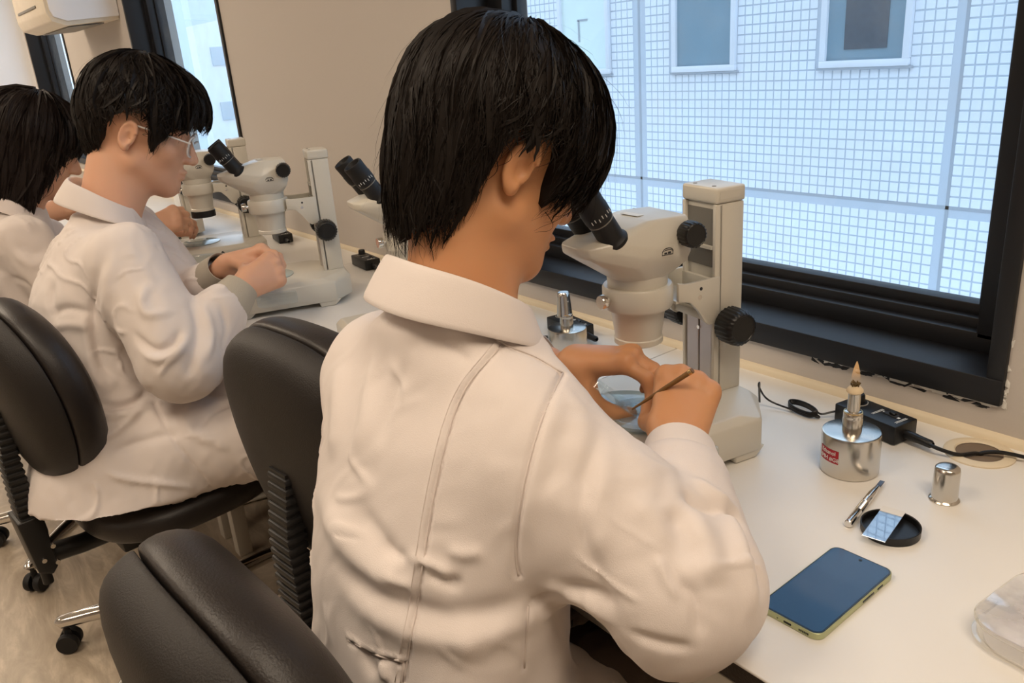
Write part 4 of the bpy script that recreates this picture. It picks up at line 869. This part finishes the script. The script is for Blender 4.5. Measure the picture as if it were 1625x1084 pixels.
def leg_parts(parent, base, hip, knee, ankle, toe, tm, shoe_m, sole_m, seed, sock=None, rr=(.085, .07, .055)):
    hip, knee, ankle = map(np.array, (hip, knee, ankle))
    f = lambda P: smin(rcone(P, hip, knee, rr[0], rr[1]), rcone(P, knee, ankle, rr[1], rr[2]), .03)
    pts = np.array([hip, knee, ankle]); Vt, Q = surfnet(f, pts.min(0)-.12, pts.max(0)+.12, .009); Vt = relax(Vt, Q, 2); N = vnormals(Vt, Q); Vt += N*(wnoise(Vt, .003, .09, seed)+wnoise(Vt, .0015, .04, seed+3))[:, None]
    link('trouser_leg', fast_mesh('trouser_leg', Vt-np.array(base), Q), tm, parent, ang=180)
    t = Vector(toe); t.z = 0; t.normalize(); s_ = Vector((t.y, -t.x, 0)); o = Vector((ankle[0], ankle[1], -ZD)); zz = Vector((0, 0, 1))
    def loft(secs, name, m):
        b = B(); rings = []
        for (u, w, z0, z1) in secs:
            rings.append([b.bm.verts.new(o+t*u+s_*(w*math.copysign(abs(math.cos(q))**.8, math.cos(q)))+zz*(z0+(z1-z0)*(.5+.5*math.copysign(abs(math.sin(q))**.8, math.sin(q))))) for q in np.linspace(0, 2*math.pi, 20, endpoint=False)])
        for r0, r1 in zip(rings[:-1], rings[1:]):
            for k in range(20): b.bm.faces.new((r0[k], r1[k], r1[(k+1) % 20], r0[(k+1) % 20]))
        b.bm.faces.new(rings[0]); b.bm.faces.new(rings[-1]); return rel(b.build(name, m, parent, ang=60), base)
    sh = loft([(-.075, .022, .020, .07), (-.065, .032, .018, .085), (-.02, .036, .018, .10), (.03, .038, .018, .095), (.09, .045, .018, .07), (.14, .044, .018, .055), (.18, .030, .018, .042), (.192, .012, .02, .034)], 'shoe', shoe_m)
    loft([(-.08, .02, 0, .022), (-.07, .036, 0, .022), (.0, .038, 0, .022), (.09, .050, 0, .022), (.15, .048, 0, .022), (.19, .030, 0, .022), (.20, .012, .004, .022)], 'shoe_sole', sole_m)
    return sh
# ------------------------------------------------------------------ people
M['skin'] = mat('skin', S(206, 149, 106), .48, sss=.15, bump=.04, bscale=260, var=.05, vscale=18)
M['skin2'] = mat('skin_fair', S(216, 166, 136), .48, sss=.18, var=.05, vscale=18)
M['hair'] = mat('black_hair', (.011, .0078, .0062), .50, spec=.22)
M['hair3'] = mat('dark_brown_hair', (.014, .0088, .0072), .5, spec=.22)
M['coat'] = mat('coat_cotton', S(224, 214, 209), .88, bump=.18, bscale=900, sheen=.15)
M['coat_line'] = mat('coat_stitch', S(214, 203, 197), .9)
M['knit'] = mat('grey_knit', S(178, 170, 156), .95, bump=.5, bscale=700)
M['trouser_dark'] = mat('taupe_trousers', S(92, 78, 70), .9, bump=.2, bscale=500)
M['trouser_pale'] = mat('stone_trousers', S(176, 160, 142), .9, bump=.2, bscale=500)
M['shoe_beige'] = mat('beige_suede', S(168, 148, 122), .9); M['shoe_sole'] = mat('pale_sole', S(214, 206, 192), .8); M['shoe_brown'] = mat('brown_leather', S(82, 36, 22), .5)
M['clear_frame'] = mat('glasses_frame', S(214, 210, 208), .18, spec=.7)
FL = -ZD
def pants(parent, base, hips, knees, ankles, toe, tm, sm, seed):
    for k in range(2): leg_parts(parent, base, hips[k], knees[k], ankles[k], toe, tm, sm, 'shoe_sole', seed+7*k)
# ---- the nearest person, seen from behind
base = (0, -.74, FL); H = (-.030, -.583, .470); hs = 1.05; Rh = rotm(-8, 27, 0); nk = (-.015, -.668, .295)
sh = [(.126, -.676, .168), (-.160, -.690, .180)]; arms = [((.274, -.634, .068), (.158, -.500, .118)), ((-.30, -.60, .04), (-.125, -.452, .140))]
handR = hand_prims((.145, -.490, .122), (-.40, .72, .50), (-.40, .30, -.8), (-1, -.3, .2), [(.85, .9, .5), (.85, 1.0, .6), (.9, 1.05, .7), (1.0, 1.1, .8)], [(.55, .35, .75), (.95, .1, .45), (1, -.1, .35)], 1.0)
handL = hand_prims((-.085, -.442, .150), (.86, .42, .12), (.15, -.10, -1), (.1, -1, .1), [(.55, .75, .4), (.5, .7, .45), (.6, .8, .5), (.7, .9, .5)], [(.30, .05, 1.0), (.6, -.6, .6), (.7, -.7, .2)], 1.0)
pA = person_body('person', 'person in a white lab coat nearest the camera, back turned, bent over the microscope', base, H, hs, Rh, nk, sh, arms, [handR, handL], .0024, 'skin')
lv = [(.305, -.012, -.675, .075, .064), (.275, -.014, -.680, .128, .080), (.25, -.016, -.682, .165, .083), (.2, -.012, -.70, .178, .102), (.1, -.003, -.728, .181, .116), (0, .002, -.748, .181, .122), (-.1, .003, -.762, .183, .128), (-.2, .002, -.772, .192, .142), (-.265, .0, -.775, .205, .165)]
slv = [(el, tuple(np.array(w)+(np.array(el)-np.array(w))*.30)) for el, w in arms]
A_STROKES = [([(797, 547), (742, 612), (713, 682), (690, 780), (673, 880), (662, 960), (652, 1010), (640, 1082)], .0026, -0.0039), ([(786, 546), (732, 612), (703, 682), (680, 780), (663, 880), (652, 960), (642, 1010), (630, 1082)], .0032, 0.0018),
    ([(893, 592), (862, 660), (838, 740), (822, 820), (818, 880), (823, 914)], .0032, -0.0044), ([(905, 600), (875, 665), (852, 745), (836, 820), (832, 880)], .010, 0.0031),
    ([(735, 500), (795, 543), (850, 566), (893, 592)], .0028, -0.0029), ([(838, 962), (836, 1000), (832, 1060)], .0025, -0.0029), ([(905, 935), (860, 950), (838, 962)], .006, -0.0062),
    ([(560, 480), (600, 520), (640, 535), (700, 520)], .016, 0.0062), ([(620, 540), (590, 600), (578, 680), (560, 760)], .014, 0.0054), ([(655, 560), (618, 640), (600, 720)], .010, -0.0043), ([(540, 560), (535, 660), (530, 740)], .018, 0.0062),
    ([(500, 790), (545, 850), (600, 910), (650, 950)], .020, 0.0116), ([(520, 880), (575, 925), (640, 962), (720, 985), (800, 968), (870, 938)], .014, -0.0101), ([(515, 905), (575, 960), (650, 1000), (730, 1010), (830, 985), (905, 940)], .018, 0.0085), ([(560, 800), (600, 850), (640, 900)], .012, -0.0054),
    ([(640, 880), (690, 898), (720, 916)], .006, 0.0054), ([(670, 905), (705, 925), (740, 922)], .006, -0.0054), ([(700, 870), (740, 880), (770, 872)], .007, 0.0043), ([(610, 905), (640, 925), (660, 930)], .006, 0.0047), ([(600, 860), (625, 880), (650, 885)], .006, -0.0039),
    ([(553, 1018), (600, 1042), (640, 1052)], .0030, -0.0039), ([(553, 1012), (600, 1036), (640, 1046)], .0035, 0.0029), ([(570, 1025), (585, 1050), (600, 1080)], .010, -0.0054), ([(600, 1050), (615, 1084)], .008, 0.0047),
    ([(730, 960), (735, 1010), (760, 1060)], .016, 0.0047), ([(680, 470), (720, 520), (760, 540)], .008, 0.0034), ([(690, 540), (730, 560), (745, 580)], .005, -0.0034),
    ([(965, 650), (935, 740), (925, 830), (945, 910), (985, 970)], .009, -0.0047), ([(985, 660), (958, 750), (950, 840), (968, 900)], .013, 0.0047), ([(880, 930), (940, 940), (985, 965)], .008, -0.0062), ([(850, 925), (920, 950), (990, 1000)], .010, 0.0062),
    ([(1035, 870), (1058, 915), (1085, 955)], .006, 0.0050), ([(1050, 880), (1075, 925), (1100, 945), (1110, 990), (1112, 1020)], .006, -0.0054), ([(1060, 800), (1085, 850), (1120, 910)], .014, -0.0062), ([(1095, 790), (1115, 870), (1128, 940)], .015, 0.0085),
    ([(1145, 775), (1185, 850), (1205, 900), (1208, 960)], .008, -0.0062), ([(1130, 770), (1170, 850), (1190, 930), (1195, 1000)], .010, 0.0070), ([(1078, 770), (1110, 800), (1160, 812), (1195, 850)], .009, -0.0093), ([(1090, 755), (1130, 785), (1180, 815)], .010, 0.0078), ([(985, 1000), (1050, 1022), (1110, 1030)], .006, -0.0054), ([(1000, 780), (1040, 830), (1060, 880)], .014, 0.0047),
    ([(905, 610), (925, 680), (905, 760)], .014, 0.0043), ([(860, 760), (900, 800), (960, 820)], .02, 0.0047)]
coatA = make_coat(pA, base, lv, 0, sh, slv, .0034, A_STROKES, 11, extra=[((.09, -.76, -.21), (.12, -.66, -.20), .10, .09, .05), ((-.09, -.76, -.21), (-.12, -.66, -.20), .10, .09, .05)], rs=(.083, .080, .058), amp=.0024, crease=.0028)
for pts in ([(797, 547), (742, 612), (713, 682), (690, 780), (673, 880), (662, 960), (652, 1010), (640, 1082)], [(893, 592), (862, 660), (838, 740), (822, 820), (818, 880), (823, 914)], [(735, 500), (795, 543), (850, 566), (893, 592)], [(838, 962), (836, 1000), (832, 1060)]): seam(coatA, base, pts, .0011)
for pts in ([(783, 545), (729, 612), (700, 682), (677, 780), (660, 880), (649, 960), (639, 1010), (627, 1082)],): seam(coatA, base, pts, .0006, 'stitching')
seam(coatA, base, [(553, 1016), (600, 1040), (640, 1050)], .0014, 'pocket_edge'); seam(coatA, base, [(640, 1050), (636, 1084)], .0010, 'pocket_edge')
make_collar(coatA, base, (-.014, -.670, .306), rotm(-2, 14, 0), .086, .069, .048, .020, 70)
for k in range(2):
    w = np.array(arms[k][1]); d = w-np.array(arms[k][0]); make_cuff(coatA, base, w-d/np.linalg.norm(d)*.055, d, .049, .041, .062, 'coat')
make_hair(pA, base, H, hs, Rh, dict(a=.100, bf=.130, bb=.113, c=.105, cy=-.008, cz=.018, hem=[(0, -.005), (25, -.012), (48, -.030), (58, -.046), (64, -.050), (70, -.030), (75, .004), (80, .014), (100, .014), (106, .006), (111, -.04), (116, -.085), (124, -.104), (135, -.110), (180, -.116)],
          taper=[(0, .06), (50, .22), (65, .34), (85, .30), (112, .30), (128, .18), (150, .17), (180, .20)], jag=.17, drift=10, swirl=18), 11000, 5, fly=140)
pants(pA, base, [(.09, -.74, -.20), (-.09, -.74, -.20)], [(.13, -.36, -.20), (-.13, -.36, -.20)], [(.12, -.36, -.66), (-.12, -.36, -.66)], (0, 1, 0), 'trouser_dark', 'shoe_brown', 60)
# brown tool in the right hand, glass lid in the left
a_, b_ = np.array((0.068, -0.482, 0.139)), np.array((0.137, -0.451, 0.200)); t = thing('wooden_needle', 'thin brown wooden needle holder in the nearest right hand', 'needle', tuple(a_))
B().tube([(0, 0, 0), tuple((b_-a_)*.5), tuple(b_-a_)], [.0012, .0028, .0032], 10).build('needle_shaft', mat('brown_wood', S(120, 84, 40), .5), t); B().lathe([(0, .0), (.0034, .0), (.0036, .004), (.003, .0045)], tuple((b_-a_)*.94), tuple(b_-a_), n=12).build('needle_ferrule', 'brass', t)
lidt = petri('petri_cover', 'clear glass petri lid tilted in the nearest left hand', (-.012, -.437, .112), (math.radians(-38), math.radians(18), 0), r=.040, h=.010)
# ---- the second person, in profile with clear glasses
base = (-1.2, -.83, FL); H = (-1.268, -.640, .472); hs = 1.10; Rh = rotm(-20, 22, 0); nk = (-1.262, -.752, .295)
sh = [(-1.085, -.775, .215), (-1.415, -.690, .215)]; arms = [((-.945, -.745, .015), (-1.000, -.580, .122)), ((-1.33, -.60, .02), (-1.175, -.555, .135))]
handR = hand_prims((-1.003, -.566, .126), (-.35, .90, .14), (-.85, -.2, -.45), (-.35, .1, .95), [(.7, .7, .4), (.8, .8, .5), (.85, .9, .5), (.9, .9, .5)], [(.6, .3, .7), (.9, .1, .5), (1, 0, .3)], 1.03)
handL = hand_prims((-1.168, -.545, .142), (.42, .88, .12), (.55, -.3, -.75), (-.3, 0, 1), [(.6, .8, .5), (.6, .8, .5), (.7, .8, .5), (.8, .9, .5)], [(.6, .3, .7), (.9, .1, .5), (1, 0, .3)], 1.0)
pB = person_body('person', 'person with clear-framed glasses in a white lab coat, side-on at the second occupied microscope', base, H, hs, Rh, nk, sh, arms, [handR, handL], .0036, 'skin2')
lv = [(.300, -1.262, -.757, .072, .060), (.275, -1.262, -.764, .125, .075), (.25, -1.262, -.775, .160, .092), (.15, -1.255, -.815, .180, .122), (.05, -1.235, -.842, .182, .132), (-.05, -1.212, -.858, .182, .136), (-.15, -1.19, -.865, .19, .150), (-.22, -1.165, -.86, .215, .19), (-.265, -1.15, -.855, .23, .205)]
slv = [(el, tuple(np.array(w)+(np.array(el)-np.array(w))*.40)) for el, w in arms]
B_STROKES = [([(170, 400), (150, 450), (148, 520), (165, 580), (205, 610)], .008, -0.0093), ([(190, 395), (170, 450), (172, 520), (185, 570)], .014, 0.0078), ([(235, 440), (225, 480), (240, 500), (280, 490)], .009, 0.0093), ([(205, 520), (240, 555), (275, 545), (290, 515)], .008, -0.0124), ([(215, 545), (250, 570), (285, 555), (300, 520)], .010, 0.0093),
    ([(300, 470), (315, 520), (305, 570), (295, 610)], .010, -0.0093), ([(320, 480), (335, 530), (325, 580)], .010, 0.0078), ([(345, 470), (360, 520), (350, 560)], .008, -0.0062), ([(75, 500), (110, 490), (150, 500)], .008, -0.0093), ([(80, 520), (110, 515), (150, 520)], .010, 0.0078), ([(85, 440), (80, 480), (95, 520)], .010, -0.0078), ([(130, 470), (140, 540), (150, 600), (190, 620)], .012, 0.0078),
    ([(125, 620), (170, 645), (210, 640), (245, 612)], .008, -0.0124), ([(125, 640), (175, 660), (225, 650)], .010, 0.0093), ([(150, 700), (190, 680), (240, 635)], .008, 0.0093), ([(170, 720), (210, 705), (260, 690), (300, 690)], .010, -0.0078), ([(240, 625), (265, 680), (300, 730), (335, 775)], .004, -0.0052), ([(280, 640), (310, 690), (360, 700)], .012, 0.0078), ([(290, 700), (340, 650), (380, 640)], .012, -0.0078), ([(160, 745), (200, 760), (260, 768), (330, 778)], .007, 0.0078), ([(120, 330), (180, 340), (240, 380)], .010, 0.0047), ([(300, 420), (280, 400), (240, 390)], .008, -0.0062)]
coatB = make_coat(pB, base, lv, -20, sh, slv, .0046, B_STROKES, 23, extra=[((-1.06, -.86, -.19), (-.93, -.60, -.20), .10, .095, .06), ((-1.22, -.80, -.19), (-1.10, -.54, -.20), .10, .095, .06)], rs=(.080, .084, .060), amp=.0034, crease=.0055)
make_collar(coatB, base, (-1.260, -.752, .312), rotm(-18, 16, 0), .078, .070, .046, .022, 80)
for k in range(2):
    w = np.array(arms[k][1]); d = w-np.array(arms[k][0]); d = d/np.linalg.norm(d); make_cuff(coatB, base, w-d*.062, d, .047, .038, .068, 'knit', name='knit_cuff', ribs=28)
make_hair(pB, base, H, hs, Rh, dict(a=.096, bf=.136, bb=.112, c=.115, cy=-.010, cz=.020, vol=.05, hem=[(0, .030), (30, .028), (46, .012), (58, .0), (66, -.040), (71, -.042), (76, .010), (82, .026), (98, .028), (108, .016), (116, -.015), (126, -.060), (150, -.080), (180, -.085)],
          taper=[(0, .02), (60, .30), (100, .36), (140, .30), (180, .28)], jag=.10, drift=16, swirl=30), 6000, 9, wid=.0013, fly=70)
g = B(); loc = lambda x, y, z: tuple(np.array(H)+Rh @ (np.array((x, y, z))*hs)-np.array(base))
for sx in (-1, 1):
    g.tube([loc(sx*.080, -.010, .000), loc(sx*.078, .04, -.002), loc(sx*.072, .100, -.008)], .0019, 8)
    ring = [loc(sx*(.036+.0255*math.copysign(abs(math.cos(q))**.7, math.cos(q))), .104-.008*abs(math.cos(q)), -.016+.021*math.copysign(abs(math.sin(q))**.7, math.sin(q))) for q in np.linspace(0, 2*math.pi, 29)]; g.tube(ring, .0021, 8)
g.tube([loc(-.011, .106, -.010), loc(0, .1115, -.006), loc(.011, .106, -.010)], .002, 8); gl = g.build('glasses', 'clear_frame', pB)
for sx in (-1, 1):
    b = B(); vs_ = [b.bm.verts.new(loc(sx*(.036+.0245*math.copysign(abs(math.cos(q))**.7, math.cos(q))), .1035-.008*abs(math.cos(q)), -.016+.020*math.copysign(abs(math.sin(q))**.7, math.sin(q)))) for q in np.linspace(0, 2*math.pi, 28, endpoint=False)]; b.bm.faces.new(vs_); b.build('lens', 'clear', gl, smooth=False)
pants(pB, base, [(-1.05, -.84, -.20), (-1.22, -.80, -.20)], [(-.86, -.47, -.21), (-1.04, -.40, -.21)], [(-.95, -.60, -.66), (-1.10, -.44, -.66)], (.2, 1, 0), 'trouser_pale', 'shoe_beige', 90)
# ---- long-haired person farther along
base = (-1.86, -.87, FL); H = (-1.905, -.765, .425); hs = 1.08; Rh = rotm(-14, 24, 0); nk = (-1.90, -.85, .26)
sh = [(-1.74, -.875, .185), (-2.06, -.83, .185)]; arms = [((-1.66, -.80, .01), (-1.735, -.585, .15)), ((-2.05, -.70, .02), (-1.92, -.52, .13))]
handR = hand_prims((-1.745, -.565, .160), (.1, .95, .2), (-.8, 0, -.6), (-.5, 0, .8), [(.7, .8, .5)]*4, [(.6, .3, .7), (.9, .1, .5), (1, 0, .3)], 1.0); handL = hand_prims((-1.915, -.505, .135), (.4, .9, .1), (.6, 0, -.8), (-.2, 0, 1), [(.7, .8, .5)]*4, [(.6, .3, .7), (.9, .1, .5), (1, 0, .3)], 1.0)
pC = person_body('person', 'long-haired person in a white lab coat, farther left behind the one with glasses', base, H, hs, Rh, nk, sh, arms, [handR, handL], .0048, 'skin2')
lv = [(.265, -1.90, -.855, .070, .060), (.24, -1.90, -.86, .115, .075), (.21, -1.90, -.87, .15, .09), (.1, -1.89, -.895, .17, .115), (0, -1.88, -.905, .17, .12), (-.1, -1.87, -.91, .175, .13), (-.22, -1.86, -.90, .20, .17), (-.265, -1.85, -.89, .21, .19)]
slv = [(el, tuple(np.array(w)+(np.array(el)-np.array(w))*.25)) for el, w in arms]
C_STROKES = [([(25, 380), (50, 400), (75, 395)], .010, -.006), ([(20, 400), (50, 420), (80, 410)], .012, .006), ([(60, 300), (55, 340), (70, 370)], .010, -.004), ([(10, 440), (40, 450), (60, 480)], .010, -.006)]
coatC = make_coat(pC, base, lv, -14, sh, slv, .0065, C_STROKES, 37, rs=(.068, .066, .052), amp=.0035, crease=.005)
make_collar(coatC, base, (-1.90, -.852, .268), rotm(-14, 16, 0), .074, .064, .042, .02, 80)
make_hair(pC, base, H, hs, Rh, dict(a=.100, bf=.118, bb=.122, c=.112, cy=-.010, cz=.015, hem=[(0, .010), (30, .0), (50, -.06), (64, -.15), (80, -.20), (130, -.215), (180, -.225)], taper=[(0, .02), (60, .0), (100, .0), (140, .02), (180, .06)], jag=.16, drift=8, swirl=8), 5000, 15, m='hair3', wid=.0016, fly=30)
pants(pC, base, [(-1.77, -.86, -.20), (-1.94, -.84, -.20)], [(-1.70, -.46, -.21), (-1.88, -.42, -.21)], [(-1.70, -.46, -.66), (-1.88, -.42, -.66)], (.1, 1, 0), 'trouser_dark', 'shoe_brown', 120)
pD = copy_tree(pC); pD['label'] = 'dark-haired person at the far left edge, only a sliver of hair in view'; pD.location = (pC.location.x-.66, pC.location.y-.155, pC.location.z)
